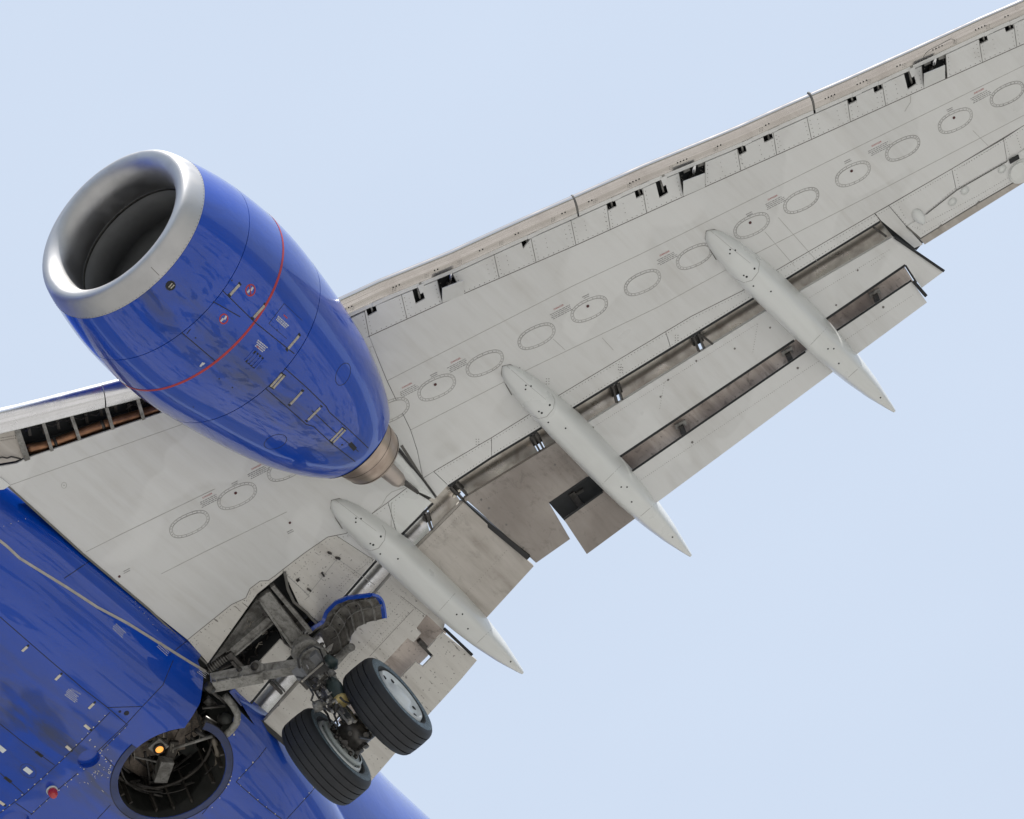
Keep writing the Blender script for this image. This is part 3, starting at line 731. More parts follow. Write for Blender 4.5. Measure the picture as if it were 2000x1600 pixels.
def cov_seg(t0, t1, b0, b1, mat): covepanel([(t0[0] - 8, t0[1] - 15), (t1[0] - 8, t1[1] - 15)], [(b0[0] + 2, b0[1] + 3), (b1[0] + 2, b1[1] + 3)], mat)
cov_seg((880, 945), (1032, 850), (916, 968), (1052, 886), COVE)
cov_seg((1048, 840), (1085, 816), (1066, 878), (1120, 846), COVE)
cov_seg((1085, 816), (1192, 752), (1120, 846), (1206, 792), COVE)
cov_seg((1204, 744), (1350, 655), (1216, 786), (1368, 688), COVE)
cov_seg((1364, 646), (1465, 585), (1376, 684), (1478, 619), COVE)
cov_seg((1465, 585), (1530, 547), (1478, 619), (1560, 570), COVE)
cov_seg((1530, 547), (1719, 431), (1560, 570), (1742, 460), COVE)
cov_seg((872, 950), (838, 985), (902, 982), (846, 1034), COVE)
cov_seg((832, 992), (777, 1049), (838, 1040), (804, 1076), COVEB)
cov_seg((777, 1049), (724, 1104), (804, 1076), (755, 1132), COVEB)
cov_seg((724, 1104), (666, 1170), (755, 1132), (700, 1190), COVEB)
cov_seg((666, 1170), (538, 1310), (700, 1190), (574, 1341), COVEB)
cov_seg((541, 1307), (484, 1380), (577, 1341), (514, 1410), COVEB)
mb = MB(); mb.beam(W(527, 1330, .03), W(550, 1353, -.02), .03, .07); mb.beam(W(534, 1327, .02), W(556, 1350, -.02), .012, .05); mb.build('flap_guide_track', GEARD, wing)
mb = MB()
for a, b in (((1036, 848), (1056, 884)), ((1043, 843), (1063, 880)), ((1194, 750), (1206, 790)), ((1203, 745), (1216, 785)), ((1352, 654), (1366, 688)), ((1361, 648), (1376, 683)), ((878, 946), (908, 980)), ((888, 940), (912, 966)), ((832, 1000), (842, 1032))):
    mb = MB(); mb.beam(W(*a, .05), W(*b, .03), .022, .09); mb.beam(W(*ext(a, b, .1), .09), W(*ext(a, b, .55), .09), .07, .03); mb.build('flap_guide_track', GEARD, wing)
mb = MB(); mb.beam(W(1366, 652, .03), W(1392, 672, -.02), .022, .02); mb.build('link_rod', GEARD, wing)
mb = MB(); mb.beam(W(1706, 444, .03), W(1731, 462, -.02), .022, .02); mb.build('link_rod', GEARD, wing)
mb = MB(); dot1(mb, 896, 957, wsurf(.02), .018, .02); dot1(mb, 886, 968, wsurf(.02), .018, .02); mb.build('bright_bolt', SILV, wing)
mb = MB()
for a, b in zip(cove, cove[1:]): strip(mb, [(a[0], a[1] + 2), (b[0], b[1] + 2)], wsurf(.004), .030, .001, 20)
mb.build('cove_lip_shade', DARK, wing)  # near-black strip, painted-in shade of the panel edge along the cove
mb = MB()
for a, b in zip(covein, covein[1:]): strip(mb, [(a[0] + 2, a[1] + 2), (b[0] + 2, b[1] + 2)], wsurf(.004), .03, .001, 20)
mb.build('cove_lip_shade', DARK, wing)  # edge shade drawn as a dark strip on the inboard cove too

def flap(pieces, name='flap', label=None):
    """pieces: list of (sub name, pixel outline, surface, material, thickness)"""
    root = None
    for nm, px, sf, mt, th in pieces:
        o = sheet(name if root is None else nm, px, mt, surf=sf, th=th, gap=.002, parent=ROOT if root is None else root, label=label if root is None else None)
        if root is None: root = o
    return root
def nose(parent, a, b, dz, rad, mat):
    mb = MB(); A = W(*a, dz); B = W(*b, dz); mb.tube([A + (B - A) * k / 6 for k in range(7)], rad, 12); mb.build('flap_nose', mat, parent, True)
SL = R(14)
# outer flap between fairings 2 and 3 and beyond
A0, A1 = W(1085, 866, -.03), W(1744, 463, -.03)
main_s = planesurf(A0, A1, SL)
B0, B1 = main_s(1235, 920)[0] + Vector((0, 0, -.05)), main_s(1778, 548)[0] + Vector((0, 0, -.05))
aft_s = planesurf(B0, B1, R(23))
chan_s = planesurf(main_s(1207, 895)[0] + Vector((0, 0, .07)), main_s(1763, 523)[0] + Vector((0, 0, .07)), R(5))
fo = flap([('flap', [(1130, 837), (1490, 611), (1556, 573), (1744, 463), (1843, 531), (1800, 563), (1768, 518), (1610, 626), (1551, 665), (1180, 912)], main_s, WHITE, .035),
           ('flap_channel', [(1175, 906), (1551, 660), (1610, 621), (1765, 518), (1786, 552), (1634, 655), (1573, 695), (1205, 948)], chan_s, COVED, .02),
           ('aft_flap', [(1205, 941), (1573, 687), (1631, 648), (1780, 548), (1811, 591), (1670, 695), (1627, 727), (1260, 999)], aft_s, WHITE, .022)],
          label='pale grey outboard flap with an aft segment below a stained channel')
nose(fo, (1110, 852), (1744, 466), .012, .030, SOOT2)
mb = MB(); strip(mb, [(1207, 895), (1551, 665)], main_s, .028, .002, 30); strip(mb, [(1610, 626), (1768, 518)], main_s, .028, .002, 30)
strip(mb, [(1235, 920), (1573, 687)], aft_s, .022, .002, 30); strip(mb, [(1631, 648), (1780, 548)], aft_s, .022, .002, 30)
strip(mb, [(1746, 463), (1843, 529)], main_s, .03, .02, 30); strip(mb, [(1782, 548), (1808, 578)], aft_s, .035, .03, 30); strip(mb, [(1768, 518), (1790, 552)], main_s, .02, .002)
mb.build('edge_seal', DARK, fo)
mb = MB(); dots(mb, [(1145, 843), (1480, 632)], main_s, 4.5, .0045); dots(mb, [(1580, 582), (1740, 486)], main_s, 4.5, .0045)
dots(mb, [(1248, 940), (1600, 705)], aft_s, 4.5, .0045); dots(mb, [(1650, 665), (1785, 575)], aft_s, 4.5, .0045)
for u, w in ((1290, 775), (1305, 742), (1360, 705), (1435, 681), (1504, 640), (1675, 528), (1633, 596), (1158, 835)): dot1(mb, u, w, main_s, .012)
for u, w in ((1352, 864), (1558, 719), (1725, 600)): dot1(mb, u, w, aft_s, .014)
for L in ([(1150, 832), (1168, 850)], [(1288, 800), (1298, 745)], [(1470, 690), (1480, 632)], [(1700, 520), (1728, 500)]): dots(mb, L, main_s, 5, .0045)
mb.build('flap_fasteners', FAST, fo, kind='stuff')
for u, w, du, dw in ((1326, 826, 10, 16), (1534, 684, 10, 14), (1705, 570, 8, 12)):
    mb = MB(); mb.beam(chan_s(u, w)[0] + Vector((0, 0, -.05)), chan_s(u + du, w + dw + 8)[0] + Vector((0, 0, -.04)), .06, .04)
    mb.build('flap_hinge_arm', GEARD, fo)
    mb = MB(); mb.beam(chan_s(u - 9, w + 3)[0] + Vector((0, 0, -.04)), chan_s(u + 10, w - 7)[0] + Vector((0, 0, -.04)), .05, .02)
    mb.beam(chan_s(u - 9, w - 1)[0] + Vector((0, 0, -.04)), chan_s(u - 7, w + 8)[0] + Vector((0, 0, -.04)), .025, .02); mb.beam(chan_s(u + 7, w - 10)[0] + Vector((0, 0, -.04)), chan_s(u + 11, w)[0] + Vector((0, 0, -.04)), .025, .02)
    mb.build('hinge_bracket', GEAR, fo)
# portion between the kink and fairing 2, sooted by the engine
ft = flap([('flap', [(907, 973), (1125, 841), (1195, 902), (1148, 932), (1073, 983), (1114, 1053), (1047, 1100)], main_s, SOOT, .035),
           ('flap_channel', [(1068, 978), (1150, 925), (1200, 965), (1106, 1022)], chan_s, DARK, .02),
           ('aft_flap', [(1101, 1015), (1215, 935), (1268, 995), (1241, 1013), (1146, 1083)], aft_s, SOOT, .022)], label='brown sooted flap section behind the engine with a square notch')
nose(ft, (907, 976), (1085, 868), .012, .030, SOOT2)
mb = MB(); dots(mb, [(930, 985), (1110, 885)], main_s, 5, .0045); dots(mb, [(1112, 1020), (1200, 965)], aft_s, 5, .0045)
for u, w in ((955, 993), (989, 1025), (1022, 1070), (940, 976), (1084, 908)): dot1(mb, u, w, main_s, .012)
mb.build('flap_fasteners', FAST, ft, kind='stuff')
for L, sf in (([(1073, 983), (1148, 932)], main_s), ([(1101, 1015), (1177, 961)], aft_s)):
    mb = MB(); strip(mb, L, sf, .02, .003); mb.build('edge_seal', DARK, ft)
mb = MB(); mb.beam(chan_s(1115, 962)[0], chan_s(1140, 995)[0], .07, .05); mb.beam(chan_s(1118, 968)[0], chan_s(1138, 955)[0], .04, .05); mb.build('flap_hinge_arm', GEARD, ft)
# inboard flap
I0, I1 = W(762, 1126, -.03), W(905, 982, -.03)
in_s = planesurf(I0, I1, R(13))
J = in_s(829, 1275)[0] + Vector((0, 0, -.05)); ain_s = planesurf(J, J + (I1 - I0), R(22))
cin_s = planesurf(in_s(747, 1300)[0] + Vector((0, 0, .08)), in_s(747, 1300)[0] + Vector((0, 0, .08)) + (I1 - I0), R(5))
fi = flap([('flap', [(785, 1101), (905, 981), (1043, 1106), (922, 1238)], in_s, SOOT2, .035)], label='warm grey inboard flap section between the kink and the inner fairing')
nose(fi, (790, 1094), (903, 980), .012, .030, SOOT2)
fj = flap([('flap', [(513, 1412), (587, 1331), (790, 1093), (880, 1170), (866, 1232), (833, 1201), (813, 1228), (823, 1237), (808, 1255), (796, 1247), (746, 1300), (640, 1425), (590, 1478)], in_s, WHITED, .035),
           ('flap_channel', [(742, 1296), (796, 1240), (830, 1196), (872, 1236), (835, 1282), (778, 1338), (690, 1430), (660, 1410)], cin_s, COVED, .02),
           ('aft_flap', [(640, 1470), (776, 1330), (812, 1293), (826, 1302), (846, 1281), (834, 1268), (865, 1235), (932, 1290), (900, 1328), (831, 1403), (776, 1467), (719, 1533)], ain_s, WHITED, .022)],
          label='oil speckled inboard flap behind the landing gear')
nose(fj, (516, 1409), (785, 1099), .012, .030, SOOT2)
mb = MB(); dots(mb, [(830, 1075), (905, 1000)], in_s, 5, .0045); dots(mb, [(905, 1165), (990, 1075)], in_s, 6, .0045)
dots(mb, [(780, 1150), (795, 1160), (600, 1400)], in_s, 6, .005)
for L in ([(748, 1140), (838, 1212)], [(735, 1170), (805, 1222)], [(728, 1270), (800, 1195)], [(722, 1264), (794, 1189)], [(640, 1330), (700, 1265)]): dots(mb, L, in_s, 6, .0045)
strip(mb, [(722, 1282), (808, 1190)], in_s, .005, .001); strip(mb, [(782, 1164), (834, 1204)], in_s, .005, .001)
mb.build('flap_fasteners', FAST, fj, kind='stuff')
for L, sf, wd, lf in (([(866, 1226), (922, 1279)], ain_s, .03, .02), ([(746, 1300), (640, 1425)], in_s, .02, .003), ([(776, 1330), (640, 1470)], ain_s, .02, .003)):
    mb = MB(); strip(mb, L, sf, wd, lf); mb.build('edge_seal', DARK, fj)
mb = MB(); mb.beam(cin_s(815, 1245)[0] + Vector((0, 0, -.05)), cin_s(846, 1276)[0] + Vector((0, 0, -.09)), .05, .06); mb.build('flap_hinge_arm', GEARD, fj)
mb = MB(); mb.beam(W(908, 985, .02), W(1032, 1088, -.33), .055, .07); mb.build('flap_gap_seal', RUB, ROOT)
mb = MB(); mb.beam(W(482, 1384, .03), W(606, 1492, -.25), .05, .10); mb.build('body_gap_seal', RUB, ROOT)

# aileron
ail = sheet('aileron', [(1771, 442), (1809, 419), (1869, 372), (1967, 316), (1998, 293), (2260, 131), (2260, 188), (2000, 344), (1909, 397), (1797, 466)], WHITE, dz=-.012, th=.04, gap=.003, grid=.4)
tabm = SOOT2
o = sheet('aileron_tab', [(1797, 467), (1909, 398), (2000, 345), (2260, 189), (2260, 202), (2000, 357), (1806, 478)], SOOT2, dz=-.014, th=.03, gap=.001, parent=ail, grid=0)
mb = MB(); asf = wsurf(-.012)
strip(mb, [(1771, 443), (1797, 466)], asf, .02, .003); strip(mb, [(1797, 467), (1909, 398), (2000, 345)], asf, .01, .003)
strip(mb, [(1809, 419), (1869, 372), (1967, 316)], asf, .007, .002)
mb.build('aileron_gap', SEAM, ail)
mb = MB(); dots(mb, [(1790, 445), (1905, 385), (1990, 335)], asf, 5, .005); dots(mb, [(1800, 457), (1990, 345)], asf, 5, .0045); dots(mb, [(1780, 442), (1808, 452)], asf, 5, .0045)
for u, w in ((1835, 443), (1909, 397)):
    for i in range(4): dot1(mb, u + i * 2 - 3, w - i * 2 + 3, asf, .012)
mb.build('aileron_fasteners', FAST, ail, kind='stuff')
def blob(name, a, b, wid, dep, mat, parent):
    """teardrop fairing standing off the surface between two pixels"""
    A = W(*a, 0); B = W(*b, -.01); n = 10; secs = []; t = (B - A).normalized(); s = t.cross(Vector((0, 0, 1))).normalized()
    for i in range(n + 1):
        k = i / n; q = math.sin(math.pi * k ** .75) ** .8 + .02; c = A + (B - A) * k
        secs.append([c + s * wid / 2 * q * math.cos(th) - Vector((0, 0, 1)) * dep * q * math.sin(th) + Vector((0, 0, .01)) for th in [math.pi * j / 8 for j in range(9)]])
    vs, fs = loft(secs, True); return link(name, fixn(mesh(name, vs, fs)), mat, parent, True)
blob('hinge_fairing', (1784, 409), (1806, 440), .13, .07, WHITE2, ail)
for u, w in ((1860, 394), (1884, 372), (1957, 330)): 
    mb = MB(); mb.disc(W(u, w, -.012), WN, .05, .012, 14); mb.build('hinge_cover', WHITE2, ail, True)
mb = MB(); mb.disc(W(1993, 334, -.014), WN, .15, .02, 28); mb.disc(W(1990, 334, -.03), WN, .115, .02, 28); mb.build('round_cover', WHITE2, ail)
mb = MB(); mb.beam(W(1972, 316, -.02), W(1990, 306, -.02), .06, .01); mb.build('dark_slot', DARK, ail)

# ------------------------------------------------------------------ flap track fairings
def canoe(nose_px, tail_px, y_tail_drop, wmax, hmax, u_seam):
    N = W(*nose_px); T = W(*tail_px, -y_tail_drop)
    n = 44; secs = []
    wt = [(0, .06), (.012, .32), (.04, .54), (.10, .74), (.18, .88), (.27, .96), (.36, 1.0), (.52, 1.0), (.66, .95), (.78, .80), (.88, .56), (.96, .27), (1, .12)]
    ht = [(0, .02), (.012, .14), (.04, .27), (.10, .48), (.18, .70), (.28, .90), (.38, 1.0), (.56, 1.0), (.70, .90), (.82, .68), (.92, .42), (.98, .22), (1, .12)]
    def tab(T_, k):
        for a, b in zip(T_, T_[1:]):
            if a[0] <= k <= b[0]: q = (k - a[0]) / (b[0] - a[0]); return a[1] + (b[1] - a[1]) * q
        return T_[-1][1]
    for i in range(n + 1):
        k = (i / n) ** 1.35 if i < n / 2 else None
        k = .5 * (2 * i / n) ** 1.4 if i <= n / 2 else 1 - .5 * (2 * (1 - i / n)) ** 1.25
        x = N.x + (T.x - N.x) * k; y = N.y + (T.y - N.y) * k
        wg = wz(max(x, xte(y)), y) if k < .5 else None
        base = N.z + (T.z - N.z) * k
        qq = max(0, (k - .38) / .62); top = (wz(x, y) + .03) * (1 - qq) + (T.z + .03) * qq
        hw = wmax * tab(wt, k) / 2; hh = hmax * tab(ht, k)
        bot = (wz(x, y) - .0) * (1 - max(0, k - .3) / .7) + T.z * max(0, k - .3) / .7 - hh * (1 if k < .6 else 1)
        if k > .95: top = min(top, bot + hh * 2 + .02)
        top = max(top, bot + .03); pts = []
        m_ = 20
        for j in range(m_):                       # U section with a broad flat keel and soft chines
            th = math.pi * j / (m_ - 1); e = .50
            cx = math.copysign(abs(math.cos(th)) ** e, math.cos(th)); sz = math.sin(th) ** .55
            fl = 1 - .20 * sz ** 2
            pts.append(Vector((x, y + hw * cx * fl, top - (top - bot) * sz)))
        secs.append(pts)
    vs, fs = loft(secs, True); me = fixn(mesh('flap_track_fairing', vs, fs)); o = link('flap_track_fairing', me, WHITE2, ROOT, True)
    try: me.set_sharp_from_angle(angle=R(50))
    except Exception: pass
    return o, hitter(BVHTree.FromPolygons([tuple(v) for v in vs], fs))
FAIR = []
for (np_, tp, lab) in (((648, 978), (1019, 1312), 'inner flap track fairing nearest the landing gear'), ((982, 716), (1347, 1083), 'middle flap track fairing outboard of the engine'), ((1380, 452), (1745, 801), 'outermost flap track fairing')):
    o, h = canoe(np_, tp, .60, .39, .31, 0); o['label'] = lab; FAIR.append((o, h, np_, tp))
    dx, dy = tp[0] - np_[0], tp[1] - np_[1]; L = math.hypot(dx, dy); ax = (dx / L, dy / L); pe = (ax[1], -ax[0])
    def q(a, b): return (np_[0] + ax[0] * a + pe[0] * b, np_[1] + ax[1] * a + pe[1] * b)
    mb = MB(); strip(mb, [q(105, 30), q(118, 26), q(128, 12), q(130, -8), q(122, -22), q(100, -30)], h, .006, .0015, 5)
    strip(mb, [q(400, 24), q(396, -30)], h, .005, .0012, 5)
    strip(mb, [q(-0, 6), q(60, 10), q(105, 14)], h, .003, .001, 6); strip(mb, [q(300, 27), q(300, -33)], h, .004, .001, 5); mb.build('panel_line', SEAMR, o, kind='stuff')
    mb = MB()
    for a, b in ((58, 6), (66, 12), (63, 0), (118, 12), (112, -12), (118, -10), (140, -14), (172, 2), (330, -2), (338, 6), (365, -8), (470, 0)): dot1(mb, *q(a, b), h, .010 if a not in (118,) else .013, .002)
    mb.build('drain_hole', DARK, o, kind='stuff')
    # dirty sealant bead where the fairing meets the wing
    mb = MB(); strip(mb, [q(48, 24), q(30, 20), q(8, 13), q(-1, 0), q(8, -12), q(30, -21), q(52, -27)], ws, .009, .002, 6)
    mb.build('sealant_bead', SEAM, o, kind='stuff')

# ------------------------------------------------------------------ engine
EA = Y(241, 457, 4.9); EB = Y(729, 894, 4.9)
ea = (EB - EA).normalized(); EA = EA - ea * .178; ep = (Vector((0, 1, 0)) - ea * ea.y).normalized(); ed = ea.cross(ep)
if ed.z > 0: ed = -ed
def en(t, r, th): return EA + ea * t + (ep * math.cos(th) + ed * math.sin(th)) * r
def rev(prof, n=96, t0=0, t1=2 * math.pi, flat=False):
    full = abs(t1 - t0) > 6.28; vs = []; m_ = n if full else n + 1
    for t, r in prof:
        for k in range(m_):
            th = t0 + (t1 - t0) * k / n; rr = r
            if flat: s = max(0, math.sin(th)); rr = r * (1 - .035 * s ** 3)
            vs.append(en(t, rr, th))
    fs = []
    for i in range(len(prof) - 1):
        for k in range(n): fs.append([i * m_ + k, i * m_ + (k + 1) % m_, (i + 1) * m_ + (k + 1) % m_, (i + 1) * m_ + k])
    return vs, fs
OUT = [(.0, .862), (.006, .885), (.02, .905), (.05, .925), (.10, .945), (.17, .966), (.25, .985), (.34, 1.008), (.48, 1.04), (.7, 1.082), (1.0, 1.115), (1.35, 1.13), (1.7, 1.115), (2.05, 1.072), (2.4, 1.018), (2.75, .953), (3.1, .875), (3.4, .785), (3.65, .69), (3.8, .62), (3.93, .55)]
def cutprof(a, b):
    def at(t):
        for p, q in zip(OUT, OUT[1:]):
            if p[0] <= t <= q[0]: return p[1] + (q[1] - p[1]) * (t - p[0]) / (q[0] - p[0])
        return OUT[-1][1]
    return [(a, at(a))] + [p for p in OUT if a < p[0] < b] + [(b, at(b))]
def smoothprof(pr, n=6):
    """Catmull-Rom through the profile so that the cowl has no facets"""
    o = []
    for i in range(len(pr) - 1):
        p0 = pr[max(0, i - 1)]; p1 = pr[i]; p2 = pr[i + 1]; p3 = pr[min(len(pr) - 1, i + 2)]
        for k in range(n):
            t = k / n; f = lambda a, b, c, e: .5 * (2 * b + (c - a) * t + (2 * a - 5 * b + 4 * c - e) * t * t + (3 * b - a - 3 * c + e) * t ** 3)
            o.append((f(p0[0], p1[0], p2[0], p3[0]), f(p0[1], p1[1], p2[1], p3[1])))
    return o + [pr[-1]]
OUT = smoothprof(OUT, 3)
vs, fs = rev(OUT, 96, flat=True)
nh = hitter(BVHTree.FromPolygons([tuple(v) for v in vs], fs))
def tof(px):
    h = nh(*px)
    return (h[0] - EA).dot(ea) if h else None
def avg(pts):
    q = [tof(p) for p in pts]; q = [x for x in q if x is not None]; return sum(q) / len(q)
T_LIP = avg([(313, 540), (177, 624), (400, 372)])
T1 = avg([(434, 567), (355, 645), (473, 514)])
TRED = avg([(516, 597), (494, 628), (459, 666), (428, 697), (556, 537), (403, 722)])
T3 = avg([(609, 634), (575, 694), (519, 753), (487, 787), (450, 812)])
print('engine stations', T1, TRED, T3)
def cowl(a, b, mat, name, parent, th=.03):
    pr = cutprof(a, b); pr = [(a, pr[0][1] - th)] + pr + [(b, pr[-1][1] - th)]
    vs, fs = rev(pr, 96, flat=True); me = fixn(mesh(name, vs, fs)); o = link(name, me, mat, parent, True)
    try: me.set_sharp_from_angle(angle=R(45))
    except Exception: pass
    return o
nac = cowl(T1 + .004, T3 - .004, BLUEN, 'engine_nacelle', ROOT)
nac['label'] = 'glossy blue engine nacelle under the wing with a bare metal intake lip'
cowl(T_LIP + .003, T1 - .004, BLUEN, 'inlet_cowl', nac)
cowl(T3 + .006, 3.93, BLUEN, 'thrust_reverser_cowl', nac)
vs, fs = rev([(T1 - .02, .99), (T1 + .02, .99)], 64); link('cowl_gap_liner', mesh('l', vs, fs), DARK, nac)
lip = [(.42, .715), (.34, .70), (.26, .695), (.18, .70), (.11, .722), (.055, .757), (.02, .80), (.005, .83)] + cutprof(0, T_LIP) + [(T_LIP, .95)]
vs, fs = rev(smoothprof(lip[:8], 3)[:-1] + lip[7:], 96, flat=True); me = fixn(mesh('inlet_lip', vs, fs)); link('inlet_lip', me, LIP, nac, True, label='bare satin metal intake lip')
try: me.set_sharp_from_angle(angle=R(50))
except Exception: pass
vs, fs = rev([(.42, .714), (.5, .722), (.85, .75), (.852, .765), (1.02, .775), (1.5, .775)], 72); b = link('inlet_barrel', mesh('b', vs, fs), LINER, nac, True)
vs, fs = rev([(.425, .713), (.44, .706), (.455, .713)], 72); link('barrel_joint', mesh('b', vs, fs), GEARD, nac, True)
vs, fs = rev([(1.45, .775), (1.46, .001)], 48); link('engine_bulkhead', mesh('b', vs, fs), DARK, nac)
# fan
vs, fs = rev([(.78, .01), (.80, .05), (.86, .11), (.95, .17), (1.05, .21)], 32); fan = link('fan', fixn(mesh('fan', vs, fs)), GEARD, ROOT, True, label='dark engine fan inside the intake')
bv = []; bf = []
for i in range(7):
    k = i / 6; r = .20 + .57 * k; tw = R(25 + 38 * k); c = .075 + .03 * k; dth = .10 * k
    for s in (-1, 1): bv.append((1.08 + s * c * math.cos(tw), r, s * c * math.sin(tw) / r + dth))
bm0 = [en(t, r, th) for t, r, th in bv]
for i in range(6): bf.append([2 * i, 2 * i + 1, 2 * i + 3, 2 * i + 2])
bme = mesh('fan_blade', bm0, bf); FANM = metal('fan_titanium', (.30, .29, .28), .35); bme.materials.append(FANM)
for k in range(24):
    o = bpy.data.objects.new('fan_blade', bme); COL.objects.link(o); o.parent = fan
    rot = Matrix.Rotation(2 * math.pi * k / 24, 4, ea); o.matrix_local = Matrix.Translation(EA) @ rot @ Matrix.Translation(-EA)
# core nozzle and plug
noz = [(3.7, .50), (3.8, .455), (3.88, .42), (3.95, .392), (4.02, .377), (4.1, .372), (4.2, .370), (4.28, .362), (4.36, .343), (4.39, .333), (4.38, .32), (4.2, .32)]
vs, fs = rev(smoothprof(noz[:10], 3) + noz[10:], 64); me = fixn(mesh('exhaust_nozzle', vs, fs)); nz = link('exhaust_nozzle', me, NOZ, ROOT, True, label='heat stained metal core nozzle')
vs, fs = rev([(3.93, .545), (3.90, .50), (3.7, .49)], 64); link('fan_duct_exit', mesh('x', vs, fs), DARK, nac, True)
vs, fs = rev([(4.2, .17), (4.45, .112), (4.65, .097), (4.82, .085), (4.87, .07), (4.88, .001)], 32); link('exhaust_plug', mesh('x', vs, fs), PLUG, nz, True)
vs, fs = rev([(4.87, .025), (4.93, .018), (4.931, .001)], 12); link('drain_tip', mesh('x', vs, fs), LATCH, nz, True)
vs, fs = rev([(4.22, .325), (4.23, .001)], 32); link('nozzle_cavity', mesh('x', vs, fs), DARK, nz)
for t in (4.03, 4.19, 4.36):
    vs, fs = rev([(t, interp([(-x, y) for x, y in noz[:10]], -t)[0] - .004), (t + .004, interp([(-x, y) for x, y in noz[:10]], -t)[0] + .004), (t + .008, interp([(-x, y) for x, y in noz[:10]], -t)[0] - .004)], 64)
    link('weld_band', mesh('x', vs, fs), GEARD, nz, True)
# nacelle surface details
mb = MB(); red = []
pr = cutprof(TRED - .014, TRED + .014); vs, fs = rev([(t_, r_2 + .002) for t_, r_2 in pr], 96, flat=True)
link('red_line', mesh('red', vs, fs), RED, nac, True)
mb = MB()
for L in ([(434, 567), (496, 628), (563, 682), (575, 691)], [(416, 589), (469, 619)], [(355, 650), (420, 705)], [(556, 719), (600, 758), (637, 794), (643, 805), (680, 838), (719, 875)],
          [(519, 759), (560, 795), (598, 829), (612, 833), (650, 868), (694, 902)], [(609, 802), (647, 838), (700, 882)], [(365, 652), (372, 643)]): strip(mb, L, nh, .009, .002, 7)
def ell(u, w, a, b, rot, n=20): return [(u + a * math.cos(k * 2 * math.pi / n) * math.cos(rot) - b * math.sin(k * 2 * math.pi / n) * math.sin(rot), w + a * math.cos(k * 2 * math.pi / n) * math.sin(rot) + b * math.sin(k * 2 * math.pi / n) * math.cos(rot)) for k in range(n + 1)]
strip(mb, ell(670, 731, 23, 13, R(-68)), nh, .006, .0015, 4); strip(mb, ell(538, 863, 23, 13, R(-20)), nh, .006, .0015, 4)
strip(mb, [(555, 593), (525, 632)], nh, .006, .0015); strip(mb, [(555, 593), (590, 626)], nh, .004, .0015); strip(mb, [(525, 632), (560, 662)], nh, .004, .0015)
mb.build('cowl_seam', SEAMB, nac, kind='stuff')
mb = MB(); strip(mb, [(295, 522), (311, 538)], nh, .006, .002); strip(mb, [(289, 300), (289, 306)], nh, .005, .002); mb.build('lip_seam', SEAM, nac)
mb = MB()
for k in range(140):
    th = 2 * math.pi * k / 140; mb.disc(en(T_LIP - .012, cutprof(0, T_LIP - .012)[-1][1] * (1 - .035 * max(0, math.sin(th)) ** 3) + .0005, th), ep * math.cos(th) + ed * math.sin(th), .0042, .002, 5)
mb.build('lip_rivets', FAST, nac, kind='stuff')
for a, b in (((449, 576), (467, 556)), ((495, 620), (516, 597)), ((562, 681), (583, 656)), ((567, 789), (589, 765)), ((601, 820), (625, 796))):
    mb = MB(); box_on(mb, a, b, nh, .030, .012); mb.build('cowl_latch', LATCH, nac, bevel=.003)
    mb = MB(); box_on(mb, ext(a, b, -.15), ext(a, b, 1.15), nh, .042, .004); mb.build('latch_recess', DARK, nac)
for a, b in (((528, 755), (550, 730)), ((645, 861), (669, 836))):
    for o_ in (0, 5):
        mb = MB(); box_on(mb, (a[0] + o_, a[1] + o_ * .6), (b[0] + o_, b[1] + o_ * .6), nh, .028, .012); mb.build('cowl_latch', LATCH, nac, bevel=.003)
    mb = MB(); box_on(mb, (a[0] + 1, a[1] + 3), (b[0] + 4, b[1] + 0), nh, .085, .004); mb.build('latch_recess', DARK, nac)
mb = MB()
for k in range(5): box_on(mb, (478 + k * 5, 704 + k * 4), (496 + k * 5, 684 + k * 4), nh, .016, .008)
mb.build('vent_louvre', BLUE, nac, kind='stuff'); mb = MB(); box_on(mb, (487, 713), (507, 692), nh, .15, .003); mb.build('louvre_recess', DARK, nac)
mb = MB(); dot1(mb, 333, 558, nh, .052, .004); mb.build('round_intake', DARK, nac)
mb = MB(); box_on(mb, (329, 561), (336, 553), nh, .012, .012); box_on(mb, (333, 563), (340, 556), nh, .012, .012); mb.build('intake_bar', LATCH, nac)
def nostep(u, w, s, full=True):
    mb = MB(); strip(mb, ell(u, w, 9 * s, 11 * s, R(10)), nh, .014, .002, 3)
    if full: strip(mb, [(u - 2, w - 9 * s), (u + 1, w + 9 * s)], nh, .012, .0035, 5)
    mb.build('no_step_ring', RED, nac)
    for (a, b) in (((u - 6, w + 5), (u - 1, w - 1)), ((u + 1, w + 1), (u + 5, w - 6))):
        mb = MB(); strip(mb, [a, b], nh, .022, .0025, 3); mb.build('footprint_mark', WTXT, nac)
nostep(489, 567, 1); nostep(437, 623, .85, False)
mb = MB(); strip(mb, [(391, 716), (397, 708)], nh, .02, .0025, 3); strip(mb, [(395, 713), (400, 709)], nh, .016, .0025, 3); mb.build('footprint_mark', WTXT, nac)
for k, (a, b, rows, dr) in enumerate((((542, 617), (564, 637), 3, (-1.5, 3.2)), ((503, 664), (523, 680), 4, (-2.2, 3.2)))):
    mb = MB(); lines_on(mb, a, b, nh, rows, dr, .012, 0, .002, k + 90); mb.build('placard_print', WTXT, nac, kind='stuff')
mb = MB(); strip(mb, [(554, 615), (561, 622)], nh, .012, .002); strip(mb, [(501, 676), (508, 683)], nh, .012, .002); mb.build('red_print', RED, nac)
mb = MB(); dot1(mb, 668, 869, nh, .012, .002); mb.build('drain', DARK, nac)
mb = MB(); box_on(mb, (683, 866), (694, 878), nh, .05, .003); mb.build('drain_slot', DARK, nac)
